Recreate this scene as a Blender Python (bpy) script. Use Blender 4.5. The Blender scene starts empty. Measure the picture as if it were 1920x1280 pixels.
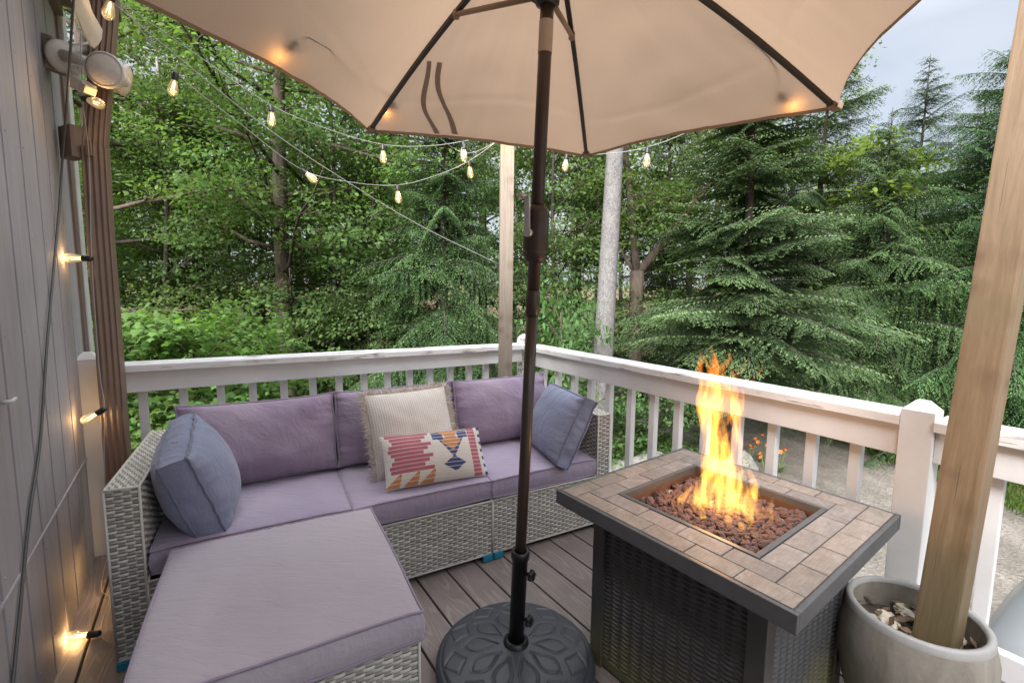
import bpy, bmesh, math, random
import numpy as np
from mathutils import Vector, Matrix, noise as mnoise

scene = bpy.context.scene
COL = scene.collection
rad = math.radians

# ------------------------------------------------------------------ mesh collector
class MB:
    def __init__(self):
        self.v = []; self.f = []; self.m = []; self.s = []; self.c = []
    def add(self, verts, faces, mi=0, smooth=True, col=None):
        o = len(self.v)
        self.v.extend([tuple(p) for p in verts])
        for fc in faces:
            self.f.append(tuple(i + o for i in fc)); self.m.append(mi); self.s.append(smooth)
            self.c.append(col if col is not None else 0.5)
        return self
    def box(self, c, size, rz=0.0, mi=0, bev=0.0, rot=None, col=None):
        sx, sy, sz = [s / 2 for s in size]
        M = rot if rot is not None else Matrix.Rotation(rz, 3, 'Z')
        c = Vector(c)
        if bev <= 0:
            vs = [(x * sx, y * sy, z * sz) for x in (-1, 1) for y in (-1, 1) for z in (-1, 1)]
            fs = [(0, 1, 3, 2), (4, 6, 7, 5), (0, 4, 5, 1), (2, 3, 7, 6), (0, 2, 6, 4), (1, 5, 7, 3)]
            self.add([c + M @ Vector(p) for p in vs], fs, mi, False, col)
            return self
        bm = bmesh.new(); bmesh.ops.create_cube(bm, size=1.0)
        for v in bm.verts: v.co = Vector((v.co.x * size[0], v.co.y * size[1], v.co.z * size[2]))
        b = min(bev, min(size) * 0.45)
        bmesh.ops.bevel(bm, geom=list(bm.edges), offset=b, segments=2, profile=0.7, affect='EDGES')
        bm.verts.index_update()
        self.add([c + M @ v.co for v in bm.verts], [[v.index for v in f.verts] for f in bm.faces], mi, False, col)
        bm.free(); return self
    def beam(self, a, b, w, t, mi=0, bev=0.0, up=(0, 0, 1), col=None):
        """box from a to b; w across, t along 'up'"""
        a = Vector(a); b = Vector(b); d = (b - a); L = d.length; d.normalize()
        u = Vector(up); x = d.cross(u)
        if x.length < 1e-5: x = d.cross(Vector((0, 1, 0)))
        x.normalize(); u = x.cross(d)
        M = Matrix((x, d, u)).transposed()
        return self.box((a + b) / 2, (w, L, t), mi=mi, bev=bev, rot=M, col=col)
    def tube(self, pts, r, n=10, mi=0, caps=True, smooth=True, col=None):
        pts = [Vector(p) for p in pts]; N = len(pts)
        rs = r if hasattr(r, '__len__') else [r] * N
        t0 = (pts[1] - pts[0]).normalized()
        ref = Vector((0, 0, 1)) if abs(t0.z) < 0.9 else Vector((1, 0, 0))
        x = t0.cross(ref).normalized()
        vs = []
        for i, p in enumerate(pts):
            if i == 0: t = pts[1] - pts[0]
            elif i == N - 1: t = pts[-1] - pts[-2]
            else: t = pts[i + 1] - pts[i - 1]
            if t.length < 1e-9: t = t0
            t.normalize()
            x = x - t * x.dot(t)
            if x.length < 1e-6: x = t.orthogonal()
            x.normalize(); y = t.cross(x)
            for k in range(n):
                a = 2 * math.pi * k / n
                vs.append(p + (x * math.cos(a) + y * math.sin(a)) * rs[i])
        fs = []
        for i in range(N - 1):
            for k in range(n):
                k2 = (k + 1) % n
                fs.append((i * n + k, i * n + k2, (i + 1) * n + k2, (i + 1) * n + k))
        self.add(vs, fs, mi, smooth, col)
        if caps:
            o = len(self.v) - len(vs)
            self.f.append(tuple(o + k for k in reversed(range(n)))); self.m.append(mi); self.s.append(False); self.c.append(col if col is not None else .5)
            self.f.append(tuple(o + (N - 1) * n + k for k in range(n))); self.m.append(mi); self.s.append(False); self.c.append(col if col is not None else .5)
        return self
    def lathe(self, prof, n=32, c=(0, 0, 0), M=None, mi=0, smooth=True, close=False):
        """prof = [(r,z)...]"""
        c = Vector(c); vs = []
        for (r, z) in prof:
            for k in range(n):
                a = 2 * math.pi * k / n
                p = Vector((r * math.cos(a), r * math.sin(a), z))
                vs.append(c + (M @ p if M is not None else p))
        fs = []
        for i in range(len(prof) - 1):
            for k in range(n):
                k2 = (k + 1) % n
                fs.append((i * n + k, i * n + k2, (i + 1) * n + k2, (i + 1) * n + k))
        self.add(vs, fs, mi, smooth)
        return self
    def grid(self, P, mi=0, smooth=True, flip=False, cols=None, wrap_u=False):
        """P[i][j] -> points"""
        nu = len(P); nv = len(P[0]); vs = [p for row in P for p in row]; o = len(self.v)
        self.v.extend([tuple(p) for p in vs])
        for i in range(nu if wrap_u else nu - 1):
            i2 = (i + 1) % nu
            for j in range(nv - 1):
                q = (i * nv + j, i2 * nv + j, i2 * nv + j + 1, i * nv + j + 1)
                if flip: q = q[::-1]
                self.f.append(tuple(o + k for k in q)); self.m.append(mi); self.s.append(smooth)
                self.c.append(cols(i, j) if cols else 0.5)
        return self
    def mesh(self, name, mats, colattr=None):
        me = bpy.data.meshes.new(name)
        me.from_pydata(self.v, [], self.f)
        for m in (mats if isinstance(mats, (list, tuple)) else [mats]): me.materials.append(m)
        me.polygons.foreach_set('material_index', self.m)
        me.polygons.foreach_set('use_smooth', self.s)
        if colattr:
            at = me.attributes.new(colattr, 'FLOAT_COLOR', 'FACE')
            arr = np.ones((len(self.f), 4), np.float32)
            for i, cc in enumerate(self.c):
                if isinstance(cc, (int, float)): arr[i, :3] = cc
                else: arr[i, :3] = cc[:3]
            at.data.foreach_set('color', arr.ravel())
        me.update(); return me
    def build(self, name, mats, parent=None, colattr=None, **kw):
        return link(name, self.mesh(name, mats, colattr), parent, **kw)

def link(name, data, parent=None, loc=None, rz=None, **kw):
    o = bpy.data.objects.new(name, data); COL.objects.link(o)
    if parent is not None: o.parent = parent
    if loc is not None: o.location = loc
    if rz is not None: o.rotation_euler = (0, 0, rz)
    for k, v in kw.items(): o[k] = v
    return o
def thing(name, label, category, loc=(0, 0, 0), rz=0.0, group=None):
    o = link(name, None, None, loc, rz, label=label, category=category)
    o.empty_display_size = 0.1
    if group: o['group'] = group
    return o
def tag(o, label, category, group=None):
    o['label'] = label; o['category'] = category
    if group: o['group'] = group
    return o
def copy_tree(o, parent=None):
    c = o.copy(); COL.objects.link(c)
    if parent is not None: c.parent = parent
    for ch in list(o.children): copy_tree(ch, c)
    return c

def np_mesh(name, verts, faces_flat, counts, mats, fcol=None, smooth=False, midx=None):
    """fast mesh; faces_flat: flat int array, counts: loop count per face"""
    me = bpy.data.meshes.new(name)
    verts = np.asarray(verts, np.float32)
    faces_flat = np.asarray(faces_flat, np.int32); counts = np.asarray(counts, np.int32)
    me.vertices.add(len(verts)); me.vertices.foreach_set('co', verts.ravel())
    me.loops.add(len(faces_flat)); me.loops.foreach_set('vertex_index', faces_flat)
    me.polygons.add(len(counts))
    starts = np.zeros(len(counts), np.int32); starts[1:] = np.cumsum(counts)[:-1]
    me.polygons.foreach_set('loop_start', starts)
    for m in (mats if isinstance(mats, (list, tuple)) else [mats]): me.materials.append(m)
    if midx is not None: me.polygons.foreach_set('material_index', np.asarray(midx, np.int32))
    if smooth: me.polygons.foreach_set('use_smooth', np.ones(len(counts), bool))
    me.update(calc_edges=True)
    if fcol is not None:
        at = me.attributes.new('tint', 'FLOAT_COLOR', 'FACE')
        arr = np.ones((len(counts), 4), np.float32); arr[:, :3] = fcol
        at.data.foreach_set('color', arr.ravel())
    me.validate(verbose=False)
    return me

def fbm(p, s=1.0, o=3):
    return mnoise.fractal(Vector(p) * s, 1.0, 2.0, o)

# ------------------------------------------------------------------ material helpers
class NT:
    def __init__(self, name):
        self.mat = bpy.data.materials.new(name); self.mat.use_nodes = True
        self.t = self.mat.node_tree; self.n = self.t.nodes; self.l = self.t.links
        self.n.clear()
        self.out = self.n.new('ShaderNodeOutputMaterial')
    def node(self, typ, **kw):
        nd = self.n.new(typ)
        for k, v in kw.items():
            if k == 'inp':
                for kk, vv in v.items():
                    sck = nd.inputs[kk]
                    if isinstance(vv, bpy.types.NodeSocket): self.l.new(vv, sck)
                    else: sck.default_value = vv
            else: setattr(nd, k, v)
        return nd
    def math(self, op, a, b=0.0, c=None):
        nd = self.node('ShaderNodeMath', operation=op)
        for i, x in enumerate((a, b) if c is None else (a, b, c)):
            if isinstance(x, bpy.types.NodeSocket): self.l.new(x, nd.inputs[i])
            else: nd.inputs[i].default_value = x
        return nd.outputs[0]
    def mix(self, fac, a, b, blend='MIX'):
        nd = self.node('ShaderNodeMix', data_type='RGBA', blend_type=blend)
        for s, x in ((nd.inputs['Factor'], fac), (nd.inputs[6], a), (nd.inputs[7], b)):
            if isinstance(x, bpy.types.NodeSocket): self.l.new(x, s)
            elif isinstance(x, (int, float)) and s.type == 'RGBA': s.default_value = (x, x, x, 1)
            else: s.default_value = x if not (hasattr(x, '__len__') and len(x) == 3) else (*x, 1)
        return nd.outputs[2]
    def ramp(self, fac, stops):
        nd = self.node('ShaderNodeValToRGB'); self.l.new(fac, nd.inputs[0])
        e = nd.color_ramp.elements
        while len(e) > 1: e.remove(e[-1])
        for i, (p, c) in enumerate(stops):
            if isinstance(c, (int, float)): c = (c, c, c)
            el = e[0] if i == 0 else e.new(p)
            el.position = p; el.color = (*c[:3], 1)
        return nd.outputs[0]
    def coord(self, kind='Object', scale=(1, 1, 1), rot=(0, 0, 0)):
        tc = self.node('ShaderNodeTexCoord')
        mp = self.node('ShaderNodeMapping'); mp.inputs['Scale'].default_value = scale; mp.inputs['Rotation'].default_value = rot
        self.l.new(tc.outputs[kind], mp.inputs['Vector']); return mp.outputs[0]
    def noise(self, vec, scale, detail=4, rough=0.55, dist=0.0):
        nd = self.node('ShaderNodeTexNoise', inp={'Vector': vec, 'Scale': scale, 'Detail': detail, 'Roughness': rough, 'Distortion': dist})
        return nd.outputs[0]
    def attr(self, name, kind='GEOMETRY'):
        return self.node('ShaderNodeAttribute', attribute_name=name, attribute_type=kind).outputs[0]
    def bump(self, h, strength=0.3, dist=0.01, normal=None):
        nd = self.node('ShaderNodeBump'); nd.inputs['Strength'].default_value = strength; nd.inputs['Distance'].default_value = dist
        self.l.new(h, nd.inputs['Height'])
        if normal is not None: self.l.new(normal, nd.inputs['Normal'])
        return nd.outputs[0]
    def bsdf(self, color, rough=0.6, normal=None, **kw):
        b = self.node('ShaderNodeBsdfPrincipled')
        for s, x in (('Base Color', color), ('Roughness', rough)):
            if isinstance(x, bpy.types.NodeSocket): self.l.new(x, b.inputs[s])
            else: b.inputs[s].default_value = (*x[:3], 1) if hasattr(x, '__len__') else x
        if normal is not None: self.l.new(normal, b.inputs['Normal'])
        for k, v in kw.items():
            k = k.replace('_', ' ')
            if isinstance(v, bpy.types.NodeSocket): self.l.new(v, b.inputs[k])
            else: b.inputs[k].default_value = v
        return b.outputs[0]
    def done(self, shader, disp=None):
        self.l.new(shader, self.out.inputs['Surface']); return self.mat

def srgb(r, g, b, k=1.0):
    f = lambda c: ((c / 255) / 12.92 if c / 255 <= 0.04045 else ((c / 255 + 0.055) / 1.055) ** 2.4) * k
    return (f(r), f(g), f(b))
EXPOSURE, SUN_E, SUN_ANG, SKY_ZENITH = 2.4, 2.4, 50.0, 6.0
# ------------------------------------------------------------------ materials
def m_paint(name, col, peel=0.0, under=(0.16, 0.12, 0.09), rough=0.55, grain=(1, 12, 12), axis_scale=3.0, dirt=0.25):
    """painted old wood; peel = how much bare wood shows through"""
    t = NT(name); c = t.coord('Object', scale=grain)
    n1 = t.noise(c, axis_scale, 6, 0.6); g = t.noise(t.coord('Object'), 2.2, 5, 0.6)
    base = t.mix(t.ramp(g, [(0.35, 0.0), (0.75, 1.0)]), col, tuple(x * (1 - dirt) * k for x, k in zip(col, (1, .98, .93))))
    fine = t.noise(c, axis_scale * 9, 3, 0.7)
    if peel > 0:
        msk = t.math('MULTIPLY', t.ramp(n1, [(0.62 - peel * 0.2, 0.0), (0.66 - peel * 0.2, 1.0)]), t.ramp(t.noise(t.coord('Object'), 5.0, 3), [(0.45, 0.0), (0.6, 1.0)]))
        base = t.mix(msk, base, under)
    nrm = t.bump(t.math('ADD', fine, n1), 0.25, 0.004)
    return t.done(t.bsdf(base, rough, nrm))

def m_wood(name, c1, c2, grain=(14, 14, 1), scale=3.0, rough=0.65, knots=False, stain=None, bump=0.3, foot=None):
    t = NT(name); c = t.coord('Object', scale=grain)
    n = t.noise(c, scale, 8, 0.65, 0.6)
    base = t.mix(t.ramp(n, [(0.3, 0.0), (0.7, 1.0)]), c1, c2)
    fine = t.noise(c, scale * 8, 4, 0.7)
    base = t.mix(t.math('MULTIPLY', t.ramp(fine, [(0.45, 0.0), (0.75, 1.0)]), 0.35), base, tuple(x * 0.55 for x in c1))
    if knots:
        # knots: a few dark eyes with a ring, picked from a cell pattern on the faces
        wv = t.node('ShaderNodeVectorMath', operation='ADD'); t.l.new(t.coord('Object', scale=(9, 9, 9)), wv.inputs[0])
        sc = t.node('ShaderNodeVectorMath', operation='SCALE'); sc.inputs['Scale'].default_value = 0.25; nv = t.node('ShaderNodeTexNoise', inp={'Vector': t.coord('Object'), 'Scale': 9.0}); t.l.new(nv.outputs['Color'], sc.inputs[0]); t.l.new(sc.outputs[0], wv.inputs[1])
        v = t.node('ShaderNodeTexVoronoi', inp={'Vector': wv.outputs[0], 'Scale': 1.0})
        pick = t.ramp(v.outputs['Color'], [(0.50, 0.0), (0.52, 1.0)])
        base = t.mix(t.math('MULTIPLY', pick, t.ramp(v.outputs['Distance'], [(0.0, 0.85), (0.10, 0.7), (0.16, 0.35), (0.40, 0.0)])), base, (0.10, 0.058, 0.03))
    if stain is not None:
        base = t.mix(t.math('MULTIPLY', t.ramp(t.noise(t.coord('Object'), 3.5, 4), [(0.5, 0.0), (0.68, 1.0)]), 0.55), base, stain)
    crack = t.ramp(t.noise(t.coord('Object', scale=tuple(q * 2.2 if q > 2 else q * .6 for q in grain)), 2.0, 3, 0.6), [(0.655, 0.0), (0.675, 0.7)])
    base = t.mix(crack, base, tuple(x * .3 for x in c1))
    if foot is not None:      # damp, mossy foot of a post standing in soil
        sep = t.node('ShaderNodeSeparateXYZ'); t.l.new(t.coord('Object'), sep.inputs[0])
        base = t.mix(t.ramp(t.math('ADD', sep.outputs[2], t.math('MULTIPLY', n, 0.35)), [(0.22, 0.75), (0.75, 0.0)]), base, foot)
    return t.done(t.bsdf(base, rough, t.bump(t.math('ADD', n, fine), bump, 0.003)))

def m_plain(name, col, rough=0.5, metal=0.0, var=0.12, bump=0.0, scale=30.0, **kw):
    t = NT(name); c = t.coord('Object')
    n = t.noise(c, scale, 4, 0.6)
    base = t.mix(n, tuple(x * (1 - var) for x in col), tuple(x * (1 + var) for x in col))
    nrm = t.bump(n, bump, 0.002) if bump > 0 else None
    return t.done(t.bsdf(base, rough, nrm, Metallic=metal, **kw))

def m_fabric(name, col, col2=None, fade=0.6, weave=900.0, rough=0.85):
    """outdoor cloth: faded patches, soft creases, fine weave"""
    t = NT(name); c = t.coord('Object')
    n = t.noise(c, 2.6, 3, 0.5, 0.4)
    base = t.mix(t.math('MULTIPLY', t.ramp(n, [(0.3, 0.0), (0.7, 1.0)]), fade), col, col2 or tuple(x * 1.2 for x in col))
    sp = t.noise(t.coord('Object', scale=(1, 1, 1)), 220.0, 2, 0.5)
    base = t.mix(t.math('MULTIPLY', sp, 0.18), base, tuple(x * 0.72 for x in col))
    w = t.math('ADD', t.noise(t.coord('Object', scale=(1, 3.0, 3.0)), 5.0, 4, 0.55, 0.9), t.math('MULTIPLY', t.noise(t.coord('Object', rot=(0.6, 0.4, 0.7), scale=(1, 4, 1)), 7.0, 5, 0.6, 1.5), 0.8))
    h = t.math('ADD', t.math('MULTIPLY', w, 1.0), t.math('MULTIPLY', sp, 0.03))
    return t.done(t.bsdf(base, rough, t.bump(h, 0.26, 0.03), Sheen_Weight=0.25, Sheen_Roughness=0.5))

M = {}
M['siding'] = None
def make_siding():
    t = NT('siding_paint'); c = t.coord('Object', scale=(10, 10, 0.7))
    n = t.noise(c, 4.0, 6, 0.65); g = t.noise(t.coord('Object'), 1.6, 4, 0.6)
    base = t.mix(t.ramp(g, [(0.3, 0.0), (0.7, 1.0)]), (0.405, 0.38, 0.405), (0.31, 0.29, 0.307))
    base = t.mix(t.math('MULTIPLY', t.ramp(n, [(0.42, 0.0), (0.7, 1.0)]), 0.5), base, (0.235, 0.222, 0.222))
    chip = t.math('MULTIPLY', t.ramp(t.noise(t.coord('Object', scale=(6, 30, 3)), 2.0, 6, 0.7), [(0.66, 0.0), (0.69, 1.0)]), 0.6)
    base = t.mix(chip, base, (0.17, 0.14, 0.12))
    return t.done(t.bsdf(base, 0.7, t.bump(n, 0.35, 0.004)))
M['siding'] = make_siding()
M['corner_trim'] = m_wood('brown_trim', (0.13, 0.095, 0.08), (0.2, 0.15, 0.125), rough=0.7)
M['white_trim'] = m_paint('white_trim', (0.62, 0.62, 0.63), 0.1, grain=(8, 8, 1))
M['rail_white'] = m_paint('rail_paint', (0.72, 0.715, 0.725), 0.0, dirt=0.2)
M['rail_cap'] = m_paint('rail_cap_paint', (0.74, 0.735, 0.74), 0.55, dirt=0.2, axis_scale=2.6, under=(.24,.2,.17), grain=(1.3, 16, 16))
M['rail_cap_y'] = m_paint('rail_cap_paint', (0.74, 0.735, 0.74), 0.38, dirt=0.2, axis_scale=2.6, under=(.26,.22,.2), grain=(16, 1.3, 16))
M['spout'] = m_plain('downspout_brown', (0.17, 0.115, 0.085), 0.45, 0.0, 0.25, 0.1, 14.0)
M['weathered'] = m_wood('weathered_block', (0.2, 0.165, 0.13), (0.33, 0.28, 0.22), grain=(3, 12, 12))
M['brownwood'] = m_wood('eave_wood', (0.17, 0.115, 0.085), (0.25, 0.18, 0.13), grain=(3, 3, 3))
M['post_wood'] = m_wood('new_pine', (0.165, 0.105, 0.058), (0.245, 0.168, 0.10), grain=(24, 24, 1.3), knots=True, stain=(0.16, 0.125, 0.06), bump=0.15, foot=(0.095, 0.08, 0.035))
M['post_grey'] = m_wood('aged_pine', (0.21, 0.172, 0.135), (0.31, 0.265, 0.215), grain=(24, 24, 1.3), knots=True, bump=0.15)
def make_deck():
    t = NT('composite_board'); 
    a = t.attr('tint')
    c = t.coord('Object', scale=(9.0, 0.8, 1))
    # cathedral grain: distorted wave across the board
    off = t.node('ShaderNodeVectorMath', operation='ADD'); t.l.new(c, off.inputs[0])
    sc = t.node('ShaderNodeVectorMath', operation='SCALE'); t.l.new(a, sc.inputs[0]); sc.inputs['Scale'].default_value = 23.0
    t.l.new(sc.outputs[0], off.inputs[1])
    n0 = t.noise(off.outputs[0], 0.9, 2, 0.5)
    rings = t.math('SINE', t.math('MULTIPLY', n0, 105.0))
    lines = t.ramp(rings, [(0.55, 0.0), (0.95, 1.0)])
    n2 = t.noise(t.coord('Object', scale=(40, 2, 1)), 6.0, 4, 0.6)
    base = t.mix(n2, (0.175, 0.142, 0.132), (0.26, 0.218, 0.205))
    base = t.mix(t.math('MULTIPLY', lines, 0.55), base, (0.33, 0.285, 0.26))
    base = t.mix(0.35, base, t.mix(1.0, base, a, 'MULTIPLY'))
    dirt = t.ramp(t.noise(t.coord('Object'), 3.0, 5), [(0.45, 0.0), (0.75, 0.55)])
    base = t.mix(dirt, base, (0.1, 0.085, 0.07))
    return t.done(t.bsdf(base, 0.62, t.bump(lines, 0.35, 0.002)))
M['deck'] = make_deck()
M['deck_under'] = m_plain('joist_dark', (0.03, 0.025, 0.02), 0.9)
def make_wicker():
    t = NT('resin_wicker'); a = t.attr('tint')
    n = t.noise(t.coord('Object'), 60.0, 3, 0.6); g = t.noise(t.coord('Object'), 3.0, 4, 0.6)
    st = t.noise(t.coord('Object', scale=(4, 4, 160)), 4.0, 2, 0.5)
    base = t.mix(n, (0.52, 0.495, 0.44), (0.72, 0.695, 0.635))
    base = t.mix(t.math('MULTIPLY', st, 0.3), base, (0.2, 0.185, 0.16))
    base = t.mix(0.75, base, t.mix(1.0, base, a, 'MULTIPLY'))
    base = t.mix(t.ramp(g, [(0.5, 0.0), (0.8, 0.35)]), base, (0.45, 0.415, 0.32))
    return t.done(t.bsdf(base, 0.55, t.bump(st, 0.15, 0.001)))
M['wicker'] = make_wicker()
M['wicker_back'] = m_plain('wicker_core', (0.07, 0.065, 0.06), 0.8)
M['foot'] = m_plain('black_foot', (0.02, 0.02, 0.02), 0.5)
M['clip'] = m_plain('blue_clip', (0.015, 0.20, 0.33), 0.35)
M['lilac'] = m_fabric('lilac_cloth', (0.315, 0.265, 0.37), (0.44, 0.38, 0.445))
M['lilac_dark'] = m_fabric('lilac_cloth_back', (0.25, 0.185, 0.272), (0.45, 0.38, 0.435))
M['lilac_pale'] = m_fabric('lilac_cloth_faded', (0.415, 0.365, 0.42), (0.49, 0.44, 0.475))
M['lilac_pipe'] = m_fabric('lilac_piping', (0.27, 0.22, 0.285))
M['slate'] = m_fabric('slate_blue_cloth', (0.18, 0.20, 0.305), (0.26, 0.28, 0.38))
M['slate_pipe'] = m_fabric('slate_piping', (0.135, 0.145, 0.215))
def make_burlap():
    t = NT('cream_weave'); c = t.coord('UV')
    w1 = t.node('ShaderNodeTexWave', wave_type='BANDS', bands_direction='X', inp={'Vector': c, 'Scale': 12.0, 'Distortion': 1.2, 'Detail': 2.0, 'Detail Scale': 3.0}).outputs[1]
    w2 = t.node('ShaderNodeTexWave', wave_type='BANDS', bands_direction='Y', inp={'Vector': c, 'Scale': 12.0, 'Distortion': 1.2, 'Detail': 2.0, 'Detail Scale': 3.0}).outputs[1]
    h = t.math('MULTIPLY', w1, w2); n = t.noise(c, 9.0, 4, 0.6)
    base = t.mix(n, (0.66, 0.61, 0.56), (0.8, 0.755, 0.69))
    base = t.mix(t.ramp(h, [(0.05, 0.45), (0.4, 0.0)]), base, (0.42, 0.36, 0.31))
    return t.done(t.bsdf(base, 0.95, t.bump(h, 0.3, 0.004)))
M['burlap'] = make_burlap()
M['fringe'] = m_plain('cream_fringe', (0.74, 0.68, 0.6), 0.95, scale=80.0)
def make_kilim():
    t = NT('kilim_weave'); a = t.attr('tint'); n = t.noise(t.coord('Object'), 260.0, 3, 0.6)
    rib = t.node('ShaderNodeTexWave', wave_type='BANDS', bands_direction='Y', inp={'Vector': t.coord('UV'), 'Scale': 8.3, 'Distortion': 0.5}).outputs[1]
    base = t.mix(t.math('MULTIPLY', n, 0.35), a, (0.3, 0.27, 0.25), 'MULTIPLY')
    return t.done(t.bsdf(base, 0.92, t.bump(t.math('ADD', rib, n), 0.35, 0.003)))
M['kilim'] = make_kilim()
def make_canopy():
    t = NT('canopy_cloth'); n = t.noise(t.coord('Object'), 260.0, 2, 0.5); g = t.noise(t.coord('Object'), 1.5, 4, 0.6)
    base = t.mix(n, (0.455, 0.36, 0.285), (0.515, 0.41, 0.33))
    base = t.mix(t.ramp(g, [(0.4, 0.0), (0.8, 0.5)]), base, (0.425, 0.335, 0.262))
    nr = t.bump(t.noise(t.coord('Object'), 4.0, 3, 0.5, 0.5), 0.12, 0.03)
    d = t.node('ShaderNodeBsdfDiffuse'); t.l.new(base, d.inputs[0]); t.l.new(nr, d.inputs['Normal'])
    tr = t.node('ShaderNodeBsdfTranslucent'); t.l.new(t.mix(1.0, base, (0.98, 0.86, 0.74), 'MULTIPLY'), tr.inputs[0])
    mx = t.node('ShaderNodeMixShader'); mx.inputs[0].default_value = 0.30
    t.l.new(d.outputs[0], mx.inputs[1]); t.l.new(tr.outputs[0], mx.inputs[2])
    return t.done(mx.outputs[0])
M['canopy'] = make_canopy()
M['canopy_hem'] = m_plain('canopy_hem', (0.2, 0.13, 0.09), 0.8)
M['bronze'] = m_plain('bronze_pole', (0.052, 0.035, 0.027), 0.32, 0.35, 0.15, 0.0, 8.0)
M['bronze_dark'] = m_plain('bronze_rib', (0.03, 0.02, 0.016), 0.4, 0.2)
M['grommet'] = m_plain('tan_cap', (0.26, 0.17, 0.11), 0.6)
M['sticker'] = m_plain('worn_label', (0.42, 0.33, 0.26), 0.7, 0.0, 0.1, 0.05, 60)
M['steel'] = m_plain('crank_steel', (0.5, 0.46, 0.44), 0.3, 0.8)
M['knob_red'] = m_plain('crank_knob', (0.5, 0.06, 0.03), 0.3)
M['base_resin'] = m_plain('base_resin', (0.05, 0.056, 0.068), 0.42, 0.0, 0.25, 0.12, 240.0)
M['base_groove'] = m_plain('base_groove', (0.012, 0.012, 0.014), 0.6)
M['black'] = m_plain('black_metal', (0.016, 0.016, 0.018), 0.38, 0.2, 0.2)
def make_tile():
    t = NT('stone_tile'); a = t.attr('tint')
    n = t.ramp(t.noise(t.coord('Object', scale=(1, 1, 1)), 16.0, 7, 0.75, 0.7), [(0.3, 0.0), (0.7, 1.0)]); f = t.noise(t.coord('Object'), 110.0, 4, 0.7)
    base = t.mix(n, (0.15, 0.135, 0.127), (0.36, 0.33, 0.31))
    s_ = t.noise(t.coord('Object', scale=(1, 9, 1)), 22.0, 5, 0.7, 0.4)
    base = t.mix(t.math('MULTIPLY', t.ramp(s_, [(0.4, 0.0), (0.7, 1.0)]), 0.6), base, (0.13, 0.112, 0.1))
    base = t.mix(t.math('MULTIPLY', f, 0.5), base, (0.2, 0.165, 0.145))
    base = t.mix(0.8, base, t.mix(1.0, base, a, 'MULTIPLY'))
    return t.done(t.bsdf(base, 0.7, t.bump(t.math('ADD', n, f), 0.3, 0.003)))
M['tile'] = make_tile()
M['grout'] = m_plain('dark_grout', (0.06, 0.05, 0.04), 0.9)
M['frame_grey'] = m_plain('table_rim_metal', (0.095, 0.096, 0.10), 0.42, 0.2, 0.3, 0.15, 26)
def make_panel():
    t = NT('panel_metal'); c = t.coord('Object')
    g = t.noise(c, 5.0, 5, 0.65)
    sep = t.node('ShaderNodeSeparateXYZ'); t.l.new(t.coord('Object'), sep.inputs[0])
    low = t.math('SUBTRACT', 0.34, sep.outputs[2])
    alg = t.math('MULTIPLY', t.ramp(t.math('ADD', t.math('MULTIPLY', low, 1.6), t.math('MULTIPLY', g, 0.7)), [(0.52, 0.0), (0.85, 1.0)]), 0.8)
    base = t.mix(t.noise(c, 40.0, 3), (0.045, 0.045, 0.047), (0.075, 0.073, 0.072))
    base = t.mix(alg, base, (0.13, 0.125, 0.06))
    return t.done(t.bsdf(base, 0.30, None, Metallic=0.1))
M['panel'] = make_panel()
M['rust'] = m_plain('rusty_pan', (0.10, 0.05, 0.03), 0.7, 0.2, 0.35, 0.2, 18.0)
M['lava'] = m_plain('lava_rock', (0.105, 0.060, 0.054), 0.9, 0.0, 0.55, 0.8, 70.0)
M['bedding'] = m_plain('pale_bedding', (0.42, 0.37, 0.31), 0.9, 0.0, 0.3, 0.3, 60.0)
def make_pot():
    t = NT('fibre_clay'); n = t.noise(t.coord('Object', scale=(1, 1, 0.35)), 9.0, 8, 0.75, 0.8); f = t.noise(t.coord('Object'), 55.0, 4, 0.7)
    base = t.mix(t.ramp(n, [(0.3, 0.0), (0.7, 1.0)]), (0.11, 0.092, 0.07), (0.29, 0.265, 0.225))
    base = t.mix(t.math('MULTIPLY', f, 0.4), base, (0.25, 0.24, 0.21))
    return t.done(t.bsdf(base, 0.7, t.bump(f, 0.3, 0.004)))
M['pot'] = make_pot()
M['pot_rim'] = m_plain('pot_rim', (0.27, 0.265, 0.255), 0.6, 0.0, 0.15, 0.2, 40)
M['stone_pale'] = m_plain('pale_stone', (0.42, 0.37, 0.29), 0.85, 0.0, 0.4, 0.5, 25.0)
M['soil'] = m_plain('soil', (0.05, 0.038, 0.028), 0.95, 0.0, 0.5, 0.8, 60)
M['dryleaf'] = m_plain('dry_leaf', (0.12, 0.075, 0.045), 0.8, 0.0, 0.5, 0.2, 30)
M['wire'] = m_plain('grey_wire', (0.07, 0.07, 0.07), 0.45)
M['wire_pale'] = m_plain('pale_wire', (0.3, 0.3, 0.3), 0.4)  # pale grey wire of the bulb strings and guy cable
M['lampwhite'] = m_plain('lamp_housing', (0.52, 0.49, 0.44), 0.5, 0.0, 0.15)
def make_lens():
    t = NT('frosted_lens'); v = t.node('ShaderNodeTexVoronoi', inp={'Vector': t.coord('Object'), 'Scale': 70.0})
    return t.done(t.bsdf((0.55, 0.5, 0.43), 0.18, t.bump(v.outputs['Distance'], 0.25, 0.003), Coat_Weight=0.6))
M['lens'] = make_lens()
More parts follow.
